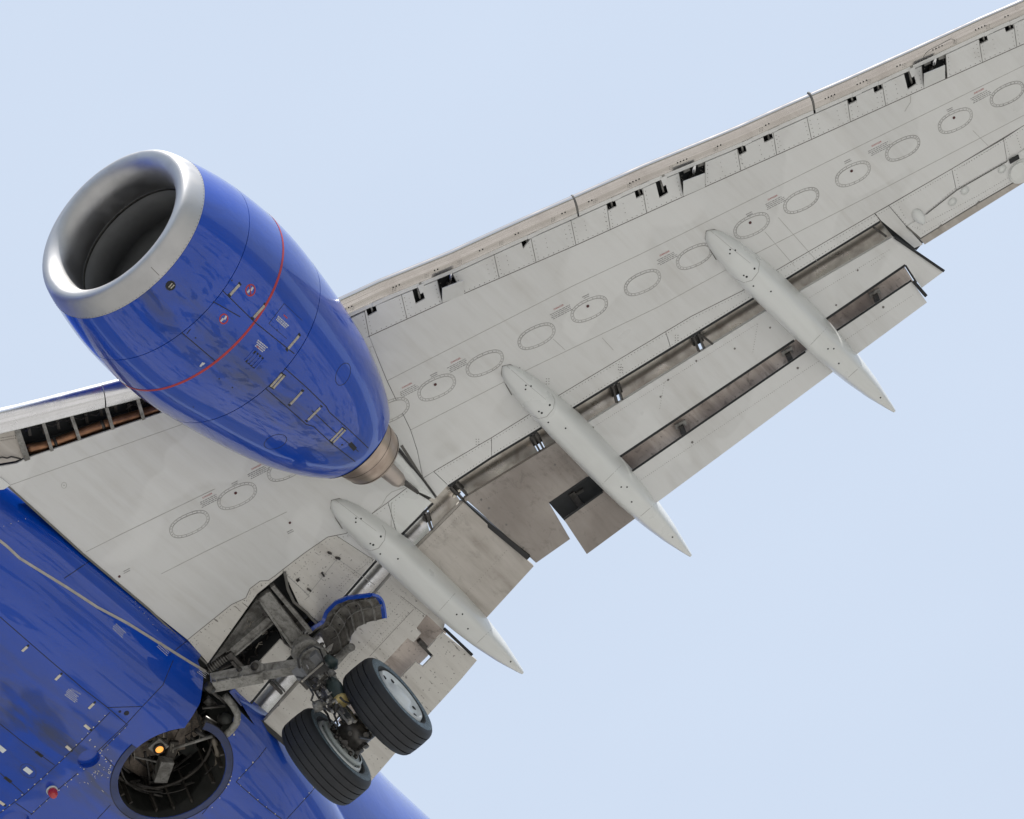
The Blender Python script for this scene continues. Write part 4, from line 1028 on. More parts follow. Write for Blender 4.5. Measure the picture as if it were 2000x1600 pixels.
for u, w in ((541, 645), (378, 795), (428, 740), (454, 757), (453, 548), (382, 660)):
    mb = MB(); dot1(mb, u, w, nh, .008, .002); mb.build('cowl_fastener', DARK, nac)

# pylon: box from nacelle top to wing, tapering wedge behind the nozzle
def quadprism(name, lo4, hi4, mat, parent):
    return link(name, fixn(mesh(name, list(lo4) + list(hi4), [[0, 1, 2, 3], [7, 6, 5, 4], [0, 4, 5, 1], [1, 5, 6, 2], [2, 6, 7, 3], [3, 7, 4, 0]])), mat, parent)
pt = W(850, 974, -.03)
yl = 4.9
secs = []
for x, hw, zt, zb in ((4.6, .10, 2.35, 2.0), (3.6, .20, 2.3, 1.9), (2.6, .24, 2.0, 1.55), (1.9, .22, 1.80, 1.47), (1.3, .16, 1.72, 1.46), (.8, .085, 1.70, 1.52), (pt.x + .02, .012, 1.69, pt.z - .02)):
    yy = yl + (pt.y - yl) * max(0, (2.6 - x) / (2.6 - pt.x)) if x < 2.6 else yl
    secs.append([Vector((x, yy - hw, zt)), Vector((x, yy + hw, zt)), Vector((x, yy + hw, zb + .05)), Vector((x, yy + hw * .5, zb)), Vector((x, yy - hw * .5, zb)), Vector((x, yy - hw, zb + .05))])
vs, fs = loft(secs, True); py = link('pylon', fixn(mesh('pylon', vs, fs)), WHITE2, ROOT, label='narrow engine pylon ending in a point at the wing trailing edge')
mb = MB(); mb.beam(secs[4][2] + Vector((0, .02, 0)), secs[6][2], .03, .05); mb.beam(secs[3][2] + Vector((0, .02, .02)), secs[4][2] + Vector((0, .02, 0)), .03, .05); mb.build('pylon_shadow_strip', RUB, py)  # solid black strips put in as shadow beside the pylon
mb = MB(); mb.beam(Vector((1.5, yl - .03, 1.43)), Vector((.75, yl, 1.50)), .10, .05, w2=.03); mb.build('heat_shield', GEARD, py)

# ------------------------------------------------------------------ belly details
mb = MB()
for L in ([(0, 1205), (80, 1275), (162, 1345), (210, 1382), (247, 1414)], [(0, 1414), (45, 1450), (107, 1495)], [(0, 1510), (48, 1552)], [(0, 1588), (48, 1552), (110, 1495), (160, 1447), (215, 1391)],
          [(210, 1382), (278, 1380), (247, 1414), (190, 1468)], [(278, 1380), (318, 1338)], [(250, 1415), (200, 1465)], [(60, 1592), (110, 1545), (152, 1510)],
          [(190, 1600), (216, 1572)], [(30, 1568), (62, 1590)], [(318, 1338), (338, 1290)], [(461, 1527), (505, 1480), (520, 1460)], [(461, 1527), (510, 1570), (550, 1600)], [(560, 1600), (610, 1545), (625, 1520)],
          [(125, 1130), (178, 1094)], [(330, 1280), (365, 1252)], [(440, 1440), (452, 1480), (448, 1520), (420, 1560), (395, 1590)], [(205, 1478), (225, 1500)]): strip(mb, L, bh, .008, .002, 9)
mb.build('belly_seam', SEAMB, belly, kind='stuff')
mb = MB(); sp_ = [(-6, 1052), (12, 1066), (38, 1090), (70, 1110), (130, 1147), (190, 1186), (250, 1218), (330, 1268), (370, 1293), (402, 1312)]
strip(mb, sp_, bh, .028, .006, 8); mb.build('wing_root_sealant', SEALG, belly, label='pale grey sealant strip along the wing root')
mb = MB(); strip(mb, [(14, 948), (162, 1082), (292, 1191), (404, 1297)], wsurf(-.004), .02, .006, 10); mb.build('root_rubber_seal', SEAM, wing)
# circular seal ring round the wheel well
ring_ = [(wc.x + (WR + .10) * math.cos(a), wc.y + (WR + .10) * math.sin(a)) for a in [2 * math.pi * k / 60 for k in range(61)]]
def bz(x, y, default=.96):
    loc, n, i, ds = BELLY.ray_cast(Vector((x, y, -2)), Vector((0, 0, 1))); return loc.z if loc else default
vs0, fs0 = loft([bsec(x) for x in xs], True); BELLY = BVHTree.FromPolygons([tuple(v) for v in vs0], fs0)
A = []; B = []
for k in range(64):
    a = R(-38) - 0 + 2 * math.pi * k / 63 * (285 / 360) + R(112)
    for L, rr in ((A, WR + .004), (B, WR + .085)): L.append(Vector((wc.x + rr * math.cos(a), wc.y + rr * math.sin(a), bz(wc.x + rr * math.cos(a), wc.y + rr * math.sin(a)) - .005)))
n = 64; vs = A + B + [p + Vector((0, 0, .012)) for p in A + B]; fs = []
for k in range(n - 1): fs += [[k, k + 1, n + k + 1, n + k], [k, 2 * n + k, 2 * n + k + 1, k + 1], [n + k, n + k + 1, 3 * n + k + 1, 3 * n + k]]
SOOTB = plain('sooted_blue_paint', (.022, .042, .15), .3, 0, .6, 3)
link('well_edge_ring', fixn(mesh('r', vs, fs)), SOOTB, belly)
mb = MB(); strip_pts = B
for a, b in zip(B, B[1:]): mb.beam(a - Vector((0, 0, .001)), b - Vector((0, 0, .001)), .007, .004)
mb.build('ring_seam', SEAMB, belly, kind='stuff')
for u, w in ((142, 0),):
    pass
for a, b in (((43, 1272), (53, 1263)), ((108, 1328), (118, 1318)), ((173, 1384), (183, 1374)), ((165, 1416), (175, 1424)), ((129, 1457), (138, 1465)), ((-2, 1565), (8, 1572))):
    mb = MB(); box_on(mb, a, b, bh, .032, .008); mb.build('belly_latch', SILV, belly, bevel=.002)
    q = ext(a, b, 1.2); mb = MB(); dot1(mb, *q, bh, .014, .003); mb.build('latch_notch', DARK, belly)
mb = MB(); box_on(mb, (48, 1500), (61, 1510), bh, .055, .008); mb.build('drain_plate', RIMW, belly, bevel=.01)
mb = MB(); box_on(mb, (-6, 1456), (9, 1468), bh, .055, .008); mb.build('drain_plate', RIMW, belly, bevel=.01)
mb = MB(); strip(mb, ell(55, 1506, 17, 12, R(35)), bh, .006, .002, 4); mb.build('worn_ring', SOOTB, belly)
for a, b in (((70, 1468), (83, 1478)), ((9, 1518), (22, 1528))):
    mb = MB(); box_on(mb, a, b, bh, .035, .004); mb.build('hinge_slot', DARK, belly)
for u, w, rr in ((247, 1393, .030), (234, 1390, .016)):
    h = bh(u, w); mb = MB(); mb.disc(h[0], h[1], rr, .003, 16); mb.build('drain_port', SEAMB, belly)
mb = MB(); rd = random.Random(11)
for L in ([(60, 1590), (170, 1497)], [(110, 1495), (210, 1392)], [(0, 1588), (100, 1505)], [(205, 1480), (225, 1540)], [(250, 1416), (195, 1470)], [(170, 1440), (220, 1500)]):
    dots(mb, L, bh, 16, .010)
dots(mb, [(455, 1480), (452, 1500), (440, 1545), (400, 1595)], bh, 24, .008); dots(mb, [(461, 1527), (500, 1482)], bh, 20, .013); dots(mb, [(472, 1398), (455, 1440)], bh, 16, .014)
dots(mb, [(450, 1497), (451, 1520), (445, 1535)], bh, 8, .013); dots(mb, [(461, 1527), (550, 1600)], bh, 22, .008); dots(mb, [(590, 1565), (615, 1535)], bh, 14, .01)
dots(mb, [(0, 1030), (60, 1010)], bh, 15, .006); dots(mb, [(260, 1170), (310, 1235)], bh, 14, .006)
mb.build('belly_fasteners', SILV, belly, kind='stuff')
mb = MB(); rd = random.Random(4)                   # chipped paint round the intakes
for k in range(46):
    u = 185 + rd.gauss(0, 28); w = 1500 + rd.gauss(0, 22)
    if math.hypot(u - 173, w - 1481) < 24 or u > 222: continue
    strip(mb, [(u, w), (u + rd.uniform(-3, 4), w + rd.uniform(-3, 4))], bh, .005, .0015, 4)
mb.build('paint_chips', SILV, belly, kind='stuff')
text_on('CAUTION', (137, 1347), (156, 1357), bh, WTXT, 'caution_lettering', belly, .003)
mb = MB(); lines_on(mb, (131, 1344), (155, 1362), bh, 5, (-1.2, 3.1), .008, 0, .002, 77); lines_on(mb, (218, 1225), (240, 1246), bh, 4, (2.5, -2.5), .007, 0, .002, 78); lines_on(mb, (306, 1262), (328, 1282), bh, 4, (2.0, -3.0), .007, 0, .002, 79)
lines_on(mb, (384, 1312), (404, 1326), bh, 4, (1.5, -3.0), .007, 0, .002, 80); mb.build('placard_print', WTXT, belly, kind='stuff')
# anti collision beacon
h = bh(101, 1543); mb = MB(); mb.tube([h[0] + Vector((0, 0, .01)), h[0] - Vector((0, 0, .02))], .062, 20); bc = mb.build('beacon', RIMW, ROOT, True, label='red anti collision beacon on the belly')
mb = MB(); mb.tube([h[0] - Vector((0, 0, q)) for q in (.018, .05, .09, .115, .128)], [.056, .054, .046, .028, .008], 20); mb.build('beacon_glass', BEAC, bc, True)
# wheel well contents
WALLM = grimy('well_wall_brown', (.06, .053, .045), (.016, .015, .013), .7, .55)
zt = 1.75
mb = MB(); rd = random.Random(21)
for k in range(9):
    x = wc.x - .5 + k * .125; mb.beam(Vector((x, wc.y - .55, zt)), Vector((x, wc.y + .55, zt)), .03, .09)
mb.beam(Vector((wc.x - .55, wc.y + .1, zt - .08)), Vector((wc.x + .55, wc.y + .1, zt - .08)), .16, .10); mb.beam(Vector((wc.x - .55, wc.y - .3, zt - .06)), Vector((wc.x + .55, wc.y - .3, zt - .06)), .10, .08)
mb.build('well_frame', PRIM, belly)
BROWN = grimy('brown_greasy_panel', (.24, .20, .165), (.04, .033, .028), .6, .5)
mb = MB(); mb.beam(Vector((wc.x - .28, wc.y + .18, 1.62)), Vector((wc.x + .1, wc.y - .30, 1.62)), .30, .04); mb.beam(Vector((wc.x - .40, wc.y + .30, 1.66)), Vector((wc.x + .25, wc.y + .42, 1.66)), .28, .03); mb.beam(Vector((wc.x - .48, wc.y - .38, 1.64)), Vector((wc.x + .3, wc.y - .44, 1.64)), .2, .03); mb.beam(Vector((wc.x - .35, wc.y - .1, 1.60)), Vector((wc.x - .1, wc.y + .35, 1.60)), .10, .03); mb.build('well_panel', BROWN, belly)
mb = MB()
for k in range(34):
    a = Vector((wc.x + rd.uniform(-.5, .5), wc.y + rd.uniform(-.5, .5), rd.uniform(1.35, 1.66))); L = rd.uniform(.15, .5); an = rd.choice([R(30), R(35), R(-55), R(90), R(0)]) + rd.gauss(0, .15)
    b = a + Vector((math.cos(an) * L, math.sin(an) * L, rd.uniform(-.03, .03)))
    mb.tube([a, (a + b) / 2 + Vector((rd.gauss(0, .02), rd.gauss(0, .02), 0)), b], rd.choice([.006, .008, .012, .016]), 6)
mb.build('well_pipework', GEARD, belly, kind='stuff')
mb = MB()
for k in range(14):
    a = Vector((wc.x + rd.uniform(-.45, .45), wc.y + rd.uniform(-.45, .45), rd.uniform(1.3, 1.5))); an = R(35) + rd.gauss(0, .2); L = rd.uniform(.05, .16)
    mb.tube([a, a + Vector((math.cos(an) * L, math.sin(an) * L, 0))], .005, 5)
mb.build('bright_pipe', LATCH, belly, kind='stuff')
mb = MB()
arc = [Vector((wc.x + .47 * math.cos(a), wc.y + .47 * math.sin(a), 1.12)) for a in [R(40 + q * 9) - R(85) for q in range(14)]]
arc = [Z(u, w, 1.25) for u, w in densify([(417, 1442), (425, 1465), (426, 1490), (419, 1515), (408, 1540), (400, 1552)], 6)]
mb.tube(arc, [.012] + [.034] * (len(arc) - 2) + [.008], 10); mb.build('well_rim_tube', plain('pale_tube', (.20, .175, .14), .5), belly, True)
mb = MB(); mb.tube([Z(338, 1462, 1.3), Z(415, 1438, 1.2)], .018, 8); mb.tube([Z(262, 1478, 1.4), Z(305, 1488, 1.4)], .012, 8); mb.build('stay_rod', GEAR, belly, True)
lp = Z(311, 1463, 1.30); mb = MB(); mb.beam(lp + Vector((-.09, 0, .05)), lp + Vector((.09, 0, .05)), .17, .05, (0, 0, 1)); lb = mb.build('well_lamp', GEAR, ROOT, label='small lit amber lamp in the wheel well', bevel=.01)
mb = MB(); mb.tube([lp + Vector((0, 0, .03)), lp - Vector((0, 0, .01))], [.062, .07], 20); mb.build('lamp_bezel', GEARD, lb, True)
mb = MB(); mb.tube([lp, lp - Vector((0, 0, .014)), lp - Vector((0, 0, .022))], [.048, .044, .01], 20); mb.build('lamp_lens', LAMP, lb, True)
for k in range(15):
    a = 2 * math.pi * (k + random.uniform(-.25, .25)) / 15
    if 60 < math.degrees(a) < 115: continue
    q0 = Vector((wc.x + (WR - .02) * math.cos(a), wc.y + (WR - .02) * math.sin(a), 1.06)); mb = MB()
    mb.beam(q0, q0 + Vector((0, 0, .72)), .022, .05, Vector((math.cos(a), math.sin(a), 0))); mb.build('well_wall_rib', WALLM, belly)
for z_, rr in ((1.42, .02),):
    mb = MB(); mb.tube([Vector((wc.x + (WR - .035) * math.cos(a), wc.y + (WR - .035) * math.sin(a), z_)) for a in [R(120 + 8 * q) for q in range(38)]], rr, 8); mb.build('well_wall_hoop', WALLM, belly, True)
mb = MB(); rd = random.Random(33)
for k in range(22):
    a = R(rd.uniform(130, 300)); rr = WR - rd.uniform(.04, .12); z_ = rd.uniform(1.15, 1.6); L = rd.uniform(.15, .6)
    mb.tube([Vector((wc.x + rr * math.cos(a + L * i / 4), wc.y + rr * math.sin(a + L * i / 4), z_ + .01 * i)) for i in range(5)], rd.uniform(.005, .012), 6)
mb.build('well_wall_lines', GEARD, belly, kind='stuff')
mb = MB(); mb.beam(Vector((wc.x - .30, wc.y - .12, 1.50)), Vector((wc.x - .12, wc.y + .12, 1.50)), .11, .05); mb.build('well_box', WALLM, belly, bevel=.01)
mb = MB(); mb.beam(Vector((wc.x - .36, wc.y - .32, 1.44)), Vector((wc.x - .20, wc.y - .08, 1.44)), .16, .12); mb.build('well_equipment_box', GEAR, belly, bevel=.01)
# gear leg slot contents
mb = MB(); mb.tube([Z(440, 1360, 1.12), Z(455, 1378, 1.12), Z(464, 1395, 1.12), Z(462, 1412, 1.1), Z(452, 1426, 1.1), Z(438, 1438, 1.1)], .04, 10); mb.build('slot_rim', GEAR, belly, True)
mb = MB(); mb.tube([Z(436, 1404, 1.3), Z(444, 1404, 1.15)], [.07, .055], 16); mb.build('hydraulic_fitting', PRIM, belly, True)
mb = MB(); mb.tube([Z(398, 1404, 1.3), Z(430, 1424, 1.25)], .045, 12); mb.tube([Z(395, 1383, 1.2), Z(440, 1379, 1.2)], .016, 8); mb.tube([Z(412, 1350, 1.2), Z(440, 1372, 1.2)], .02, 8); mb.beam(Z(402, 1365, 1.25), Z(418, 1380, 1.25), .09, .04)
mb.tube([Z(380, 1425, 1.3), Z(400, 1440, 1.25), Z(436, 1430, 1.25)], .03, 8); mb.build('slot_linkage', GEARD, belly, True)
sheet('blue_closing_plate', [(448, 1352), (458, 1345), (479, 1368), (478, 1374), (471, 1380)], BLUE, dz=-.03, th=.015, gap=0, parent=wing, grid=0)

# ------------------------------------------------------------------ main landing gear
def G(u, w, y=2.86): return Y(u, w, y)
# wing well contents
gw = MB(); gw.beam(W(448, 1275, .03), W(526, 1208, .0), .09, .03); gw.beam(W(444, 1269, .05), W(522, 1202, .02), .02, .06); gw.beam(W(453, 1282, .02), W(532, 1215, -.01), .02, .06)
br = gw.build('retraction_beam', GEAR, ROOT, label='grey retraction beam in the open wing well')
mb = MB(); mb.tube([W(404, 1310, .05), W(445, 1280, .05)], .045, 12); mb.build('retract_cylinder', GEARD, br, True)
for k in range(9):
    a = ext((408, 1307), (442, 1283), k / 8); mb = MB(); mb.tube([W(a[0], a[1], .05), W(a[0] + 1.5, a[1] - 1.1, .05)], .049, 12); mb.build('cylinder_fin', GEAR, br, True)
mb = MB(); mb.tube([W(410, 1330, .0), W(430, 1308, .0), W(456, 1296, .02)], .014, 8); mb.beam(W(446, 1276, .0), W(474, 1306, -.04), .07, .03); mb.beam(W(452, 1290, -.02), W(468, 1310, -.06), .03, .06); mb.build('well_linkage', GEARD, br)
mb = MB(); rd = random.Random(8)
for k in range(46):
    c0 = ext((500, 1180), (430, 1300), rd.random()); u = c0[0] + rd.uniform(-5, 55); w = c0[1] + rd.uniform(-5, 35); an = rd.choice([R(35), R(-50), R(80), R(-20)]) + rd.gauss(0, .3); L = rd.uniform(8, 28)
    z0 = rd.uniform(.08, .3); mb.tube([W(u, w, z0), W(u + math.cos(an) * L * .5 + rd.gauss(0, 2), w + math.sin(an) * L * .5, z0), W(u + math.cos(an) * L, w + math.sin(an) * L, z0 + .03)], rd.choice([.006, .009, .013]), 6)
mb.build('well_pipework', GEARD, br, kind='stuff')
mb = MB(); rd = random.Random(9)
for k in range(10):
    u = 470 + rd.uniform(0, 60); w = 1215 + rd.uniform(0, 55); mb.tube([W(u, w, .1), W(u + rd.uniform(2, 8), w - rd.uniform(4, 12), .08), W(u + rd.uniform(8, 16), w - rd.uniform(6, 14), .1)], .006, 5)
mb.build('bright_pipe', LATCH, br, kind='stuff')
sheet('well_inner_wall', [(505, 1166), (512, 1160), (530, 1185), (470, 1245), (420, 1300), (410, 1296)], GEAR, dz=.16, th=.02, gap=0, parent=br, grid=0, label='stained grey wall panel of the wheel well')
sheet('well_roof', [(520, 1118), (600, 1126), (668, 1172), (628, 1246), (560, 1290), (490, 1200)], DARK, dz=.335, th=.02, gap=0, parent=wing, grid=0)
# trunnion beams
tb = MB(); tb.beam(W(513, 1160, .06), W(583, 1250, -.10), .17, .10, w2=.15); tbo = tb.build('trunnion_beam', GEAR, ROOT, label='broad grey trunnion beam running out of the wing well', bevel=.012)
mb = MB(); mb.beam(W(505, 1170, .03), W(570, 1262, -.13), .03, .05); mb.beam(W(519, 1157, .03), W(590, 1240, -.13), .03, .05); mb.build('beam_flange', GEAR, tbo, bevel=.005)
mb = MB(); mb.beam(W(531, 1143, .04), W(607, 1234, -.06), .045, .06); mb.build('side_rail', GEAR, tbo)
mb = MB(); mb.beam(W(552, 1180, .05), W(584, 1220, .0), .10, .05); mb.beam(W(576, 1213, -.0), W(590, 1230, -.02), .11, .08); mb.build('actuator_block', GEARD, tbo, bevel=.008)
mb = MB(); mb.tube([W(u, w, -.02) for u, w in densify([(556, 1118), (562, 1150), (574, 1176), (598, 1196), (612, 1212), (622, 1220)], 6)], .016, 8); mb.build('door_seal_tube', SEAM, tbo, True)
mb = MB(); mb.tube([W(u, w, -.03) for u, w in ((505, 1176), (514, 1194), (520, 1200), (530, 1204), (545, 1230), (556, 1256), (572, 1268), (578, 1300))], .011, 6); mb.tube([W(u, w, -.03) for u, w in ((516, 1196), (512, 1200), (520, 1206), (531, 1204))], .006, 6); mb.build('hydraulic_line', GEARD, tbo, True)
# shock strut
st = MB(); st.tube([G(586, 1250), G(600, 1270), G(618, 1300), G(632, 1325), G(648, 1352), G(664, 1378)], [.10, .15, .165, .135, .12, .11], 20)
stru = st.build('landing_gear_strut', GEAR, ROOT, True, label='main landing gear shock strut with hoses and boxes')
mb = MB(); mb.tube([G(655, 1362), G(694, 1424)], .075, 16); mb.build('piston', STEEL, stru, True)
mb = MB(); mb.tube([Vector((0, 2.36, 0)), Vector((0, 3.36, 0))], .085, 16); mb.build('axle', GEARD, stru, True)
mb = MB(); mb.tube([Vector((0, 2.62, 0)), Vector((0, 3.10, 0))], .135, 18); mb.tube([Vector((.02, 2.74, -.02)), Vector((.02, 2.98, -.02))], .165, 18); mb.build('axle_housing', GEARD, stru, True)
for y in (2.60, 2.68, 3.02, 3.10):
    mb = MB(); mb.tube([Vector((0, y, 0)), Vector((0, y + .035, 0))], .15, 20); mb.build('housing_ring', GEAR, stru, True)
for (u, w, s) in ((592, 1266, .15), (606, 1282, .175), (624, 1312, .155), (641, 1341, .135), (660, 1372, .128)):
    a = G(u, w); b = G(u + 3, w + 5); mb = MB(); mb.tube([a, b], s, 22); mb.build('strut_collar', GEARD if s < .14 else GEAR, stru, True)
# torsion links
mb = MB(); mb.beam(G(650, 1366, 2.93), G(684, 1412, 2.98), .10, .05, w2=.05); mb.beam(G(656, 1374, 2.80), G(686, 1420, 2.86), .05, .05); mb.beam(G(662, 1368, 2.95), G(694, 1410, 2.98), .045, .05); mb.build('torsion_link', GEAR, stru, bevel=.008)
mb = MB(); mb.beam(G(668, 1384, 3.0), G(682, 1402, 3.02), .03, .05); mb.build('link_slot', DARK, stru)
# junction boxes and fittings
for (a, b, wd, dp, y) in (((578, 1306), (593, 1326), .13, .09, 2.97), ((610, 1277), (624, 1292), .14, .09, 3.03), ((627, 1292), (637, 1302), .09, .08, 3.03)):
    mb = MB(); mb.beam(G(*a, y), G(*b, y), wd, dp, (0, 1, 0)); o = mb.build('junction_box', plain('box_grey', (.17, .175, .185), .5), stru, bevel=.008)
mb = MB(); mb.beam(G(590, 1331, 3.05), G(630, 1296, 3.12), .018, .02); mb.build('bright_strip', LATCH, stru)
mb = MB(); mb.beam(G(594, 1338, 2.98), G(634, 1302, 3.05), .04, .12); mb.build('dark_bracket', GEARD, stru)
mb = MB(); mb.tube([G(644, 1328, 3.02), G(652, 1340, 3.02), G(660, 1356, 3.0), G(667, 1368, 3.0)], [.05, .085, .09, .085], 16); mb.build('sleeve', TEAL, stru, True)
mb = MB(); mb.tube([G(664, 1366, 3.0), G(668, 1373, 3.0)], .092, 18); mb.build('yellow_band', YEL, stru, True)
mb = MB(); mb.tube([G(619, 1370, 2.78), G(626, 1386, 2.75)], [.06, .07], 14); mb.build('swivel_valve', GEAR, stru, True)
mb = MB(); mb.tube([G(642, 1312, 3.02), G(650, 1322, 3.02)], .055, 14); mb.build('swivel_valve', GEAR, stru, True)
mb = MB(); mb.tube([G(638, 1286, 3.1), G(650, 1296, 3.1), G(655, 1306, 3.08)], [.05, .07, .03], 14); mb.build('bearing_boot', TEAL, stru, True)
# hoses and small fittings around the strut
mb = MB(); rd = random.Random(15)
def hose(px, y=3.05, r=.011): mb.tube([G(u, w, y) for u, w in densify(px, 4)], r, 6)
hose([(594, 1332), (605, 1344), (612, 1356), (608, 1368), (615, 1374)]); hose([(632, 1300), (640, 1318), (645, 1326)]); hose([(604, 1338), (596, 1326), (580, 1322)])
hose([(631, 1384), (640, 1396), (644, 1408), (645, 1414)], 2.75, .013); hose([(664, 1362), (672, 1370), (682, 1374), (690, 1371), (694, 1366)], 3.1, .013)
hose([(702, 1440), (712, 1442), (722, 1443), (724, 1436), (718, 1430)], 3.05, .014); hose([(640, 1366), (648, 1384), (656, 1404), (660, 1416)], 2.9, .012)
hose([(606, 1262), (590, 1275), (582, 1290), (585, 1304)], 3.05, .014); hose([(600, 1268), (612, 1262), (624, 1268), (630, 1282), (634, 1296)], 3.1, .010)
mb.build('hoses', RUB, stru, kind='stuff')
mb = MB()
sax = (G(694, 1424) - G(600, 1270)).normalized(); yax = Vector((0, 1, 0)); xax = sax.cross(yax).normalized()
for k in range(46):
    q = rd.random(); c0 = ext((602, 1316), (652, 1382), q); y = 2.86 + rd.uniform(-.1, .2); u = c0[0] + rd.gauss(6, 9); w = c0[1] + rd.gauss(0, 6)
    p0 = G(u, w, y); an = rd.choice([sax, sax, yax, xax, (sax + yax * .4).normalized()]); L = rd.uniform(.05, .17)
    if rd.random() < .6: mb.tube([p0, p0 + an * L * .3, p0 + an * L * .31, p0 + an * L], [.022, .022, .034, .034] if rd.random() < .5 else [rd.uniform(.012, .03)] * 4, 10)
    else: mb.beam(p0, p0 + an * L * .7, rd.uniform(.03, .08), rd.uniform(.02, .04), yax if an != yax else sax)
mb.build('strut_fittings', GEARD, stru, kind='stuff')
mb = MB()
for k in range(16):
    q = rd.random(); c0 = ext((600, 1300), (650, 1385), q); y = 3.04 + rd.uniform(-.05, .06); u = c0[0] + rd.gauss(8, 8); w = c0[1] + rd.gauss(0, 6)
    p0 = G(u, w, y); an = rd.choice([sax, yax]); mb.tube([p0, p0 + an * rd.uniform(.02, .06)], rd.uniform(.008, .016), 8)
mb.build('bright_fittings', GEAR, stru, kind='stuff')
mb = MB()
for k in range(26):
    y = rd.uniform(2.62, 3.02); a = rd.uniform(-2.6, .6); p0 = Vector((.14 * math.cos(a), y, .14 * math.sin(a))); o_ = Vector((math.cos(a), 0, math.sin(a)))
    if k % 2: mb.tube([p0, p0 + o_ * .07], rd.uniform(.02, .035), 10)
    else: mb.beam(p0, p0 + yax * rd.uniform(.04, .12), rd.uniform(.03, .06), rd.uniform(.03, .06), o_)
mb.build('axle_fittings', GEARD, stru, kind='stuff')
# side brace: two hinged halves
s0 = Y(412, 1330, 1.97); s1 = Y(511, 1312, 2.42); s2 = Y(590, 1300, 2.80)
sb = MB(); sb.beam(s0, s1, .12, .13, (1, 0, 0), w2=.15, h2=.14); sbo = sb.build('side_brace', GEAR, ROOT, label='folding side brace between the fuselage and the strut', bevel=.012)
mb = MB(); mb.beam(s1, s2, .13, .12, (1, 0, 0), w2=.12); mb.build('lower_brace', GEAR, sbo, bevel=.012)
dn = Vector((.02, 0, -.085))
mb = MB(); mb.beam(s0 + dn, s1 + dn, .03, .02, (0, 0, 1)); mb.beam(s0 + dn * 1.6, s1 + dn * 1.5, .14, .02, (0, 0, 1)); mb.beam(s1 + dn, s2 + dn * .8, .12, .02, (0, 0, 1)); mb.build('brace_flange', GEAR, sbo, bevel=.004)
for q in (.12, .38, .62):
    a = s0 + (s1 - s0) * q; mb = MB(); mb.beam(a + dn * .6 + Vector((.07, 0, 0)), a + dn * 1.6 + Vector((.07, .03, 0)), .02, .02); mb.build('brace_web', GEAR, sbo)
mb = MB(); mb.tube([s1 + Vector((-.05, 0, .02)), s1 + Vector((.12, 0, -.01))], .075, 18); mb.build('hinge_pin', GEAR, sbo, True)
mb = MB(); mb.tube([s1 + Vector((.1, 0, -.0)), s1 + Vector((.135, 0, -.015))], .045, 18); mb.build('pin_bore', GEARD, sbo, True)
a = s0 + (s1 - s0) * .66; mb = MB(); mb.tube([a + Vector((.04, 0, .03)), a + Vector((.10, 0, .02))], .032, 12); mb.build('small_pin', GEARD, sbo, True)
mb = MB(); mb.tube([s0 + Vector((0, -.03, -.12)), s0 + Vector((.09, -.02, -.13))], .05, 14); mb.build('foot_pin', GEARD, sbo, True)
# gear door
dni = Vector((.30, -.55, -.78)).normalized(); dp0 = Y(680, 1220, 3.35)
def DS(u, w): return onp(u, w, dni, dni.dot(dp0)), dni
topc = densify([(604, 1232), (616, 1224), (629, 1218), (636, 1198), (656, 1176), (680, 1164), (702, 1162), (724, 1162)], 6)
botc = densify([(640, 1284), (650, 1282), (664, 1278), (680, 1262), (685, 1244), (700, 1222), (722, 1211), (751, 1208)], 6)
def resample(L, n):
    s = [0]
    for a, b in zip(L, L[1:]): s.append(s[-1] + math.hypot(b[0] - a[0], b[1] - a[1]))
    o = []
    for i in range(n + 1):
        q = s[-1] * i / n
        for j in range(len(L) - 1):
            if s[j] <= q + 1e-9 <= s[j + 1] + 1e-6 or j == len(L) - 2:
                k = (q - s[j]) / (s[j + 1] - s[j]); o.append(ext(L[j], L[j + 1], k)); break
    return o
ND, MD = 28, 8
tcv = resample(topc, ND); bcv = resample(botc, ND)
def dpt(i, j, off=0.0):
    a, b = tcv[i], bcv[i]; q = ext(a, b, j / MD); p, n = DS(*q); bow = .10 * math.sin(math.pi * j / MD) + .03 * math.sin(i / ND * 2 * math.pi)
    return p - n * (bow - off)
vs = [dpt(i, j) for i in range(ND + 1) for j in range(MD + 1)]; n = len(vs); vs += [p - dni * .03 for p in vs]; fs = []; mi = []
for i in range(ND):
    for j in range(MD):
        a = i * (MD + 1) + j; f = [a, a + 1, a + MD + 2, a + MD + 1]; fs.append(f); mi.append(1); fs.append([q + n for q in f][::-1]); mi.append(0)
bl = [i * (MD + 1) for i in range(ND + 1)] + [ND * (MD + 1) + j for j in range(1, MD + 1)] + [i * (MD + 1) + MD for i in range(ND - 1, -1, -1)] + [j for j in range(MD - 1, 0, -1)]
for a, b in zip(bl, bl[1:] + bl[:1]): fs.append([a, b, b + n, a + n]); mi.append(0)
GDI = grimy('door_inner_grey', (.20, .187, .168), (.04, .035, .03), .8)
me = mesh('gear_door', vs, fs)
for k, f in enumerate(me.polygons): f.material_index = mi[k]; f.use_smooth = mi[k] == 1
door = link('gear_door', fixn(me), [BLUE, GDI], ROOT, label='curved landing gear door showing its ribbed grey inside and blue edge')
mb = MB()
for i in range(ND):
    mb.beam(dpt(i, 0, .0) , dpt(i + 1, 0, .0), .04, .028, dni)
for j in range(MD): mb.beam(dpt(ND, j), dpt(ND, j + 1), .045, .03, dni)
mb.build('blue_rim', BLUE, door)
for j in (2, 5):                                 # long stiffeners
    mb = MB()
    for i in range(3, ND): mb.beam(dpt(i, j, .012), dpt(i + 1, j, .012), .008, .05, dni)
    mb.build('door_rib', GEAR, door)
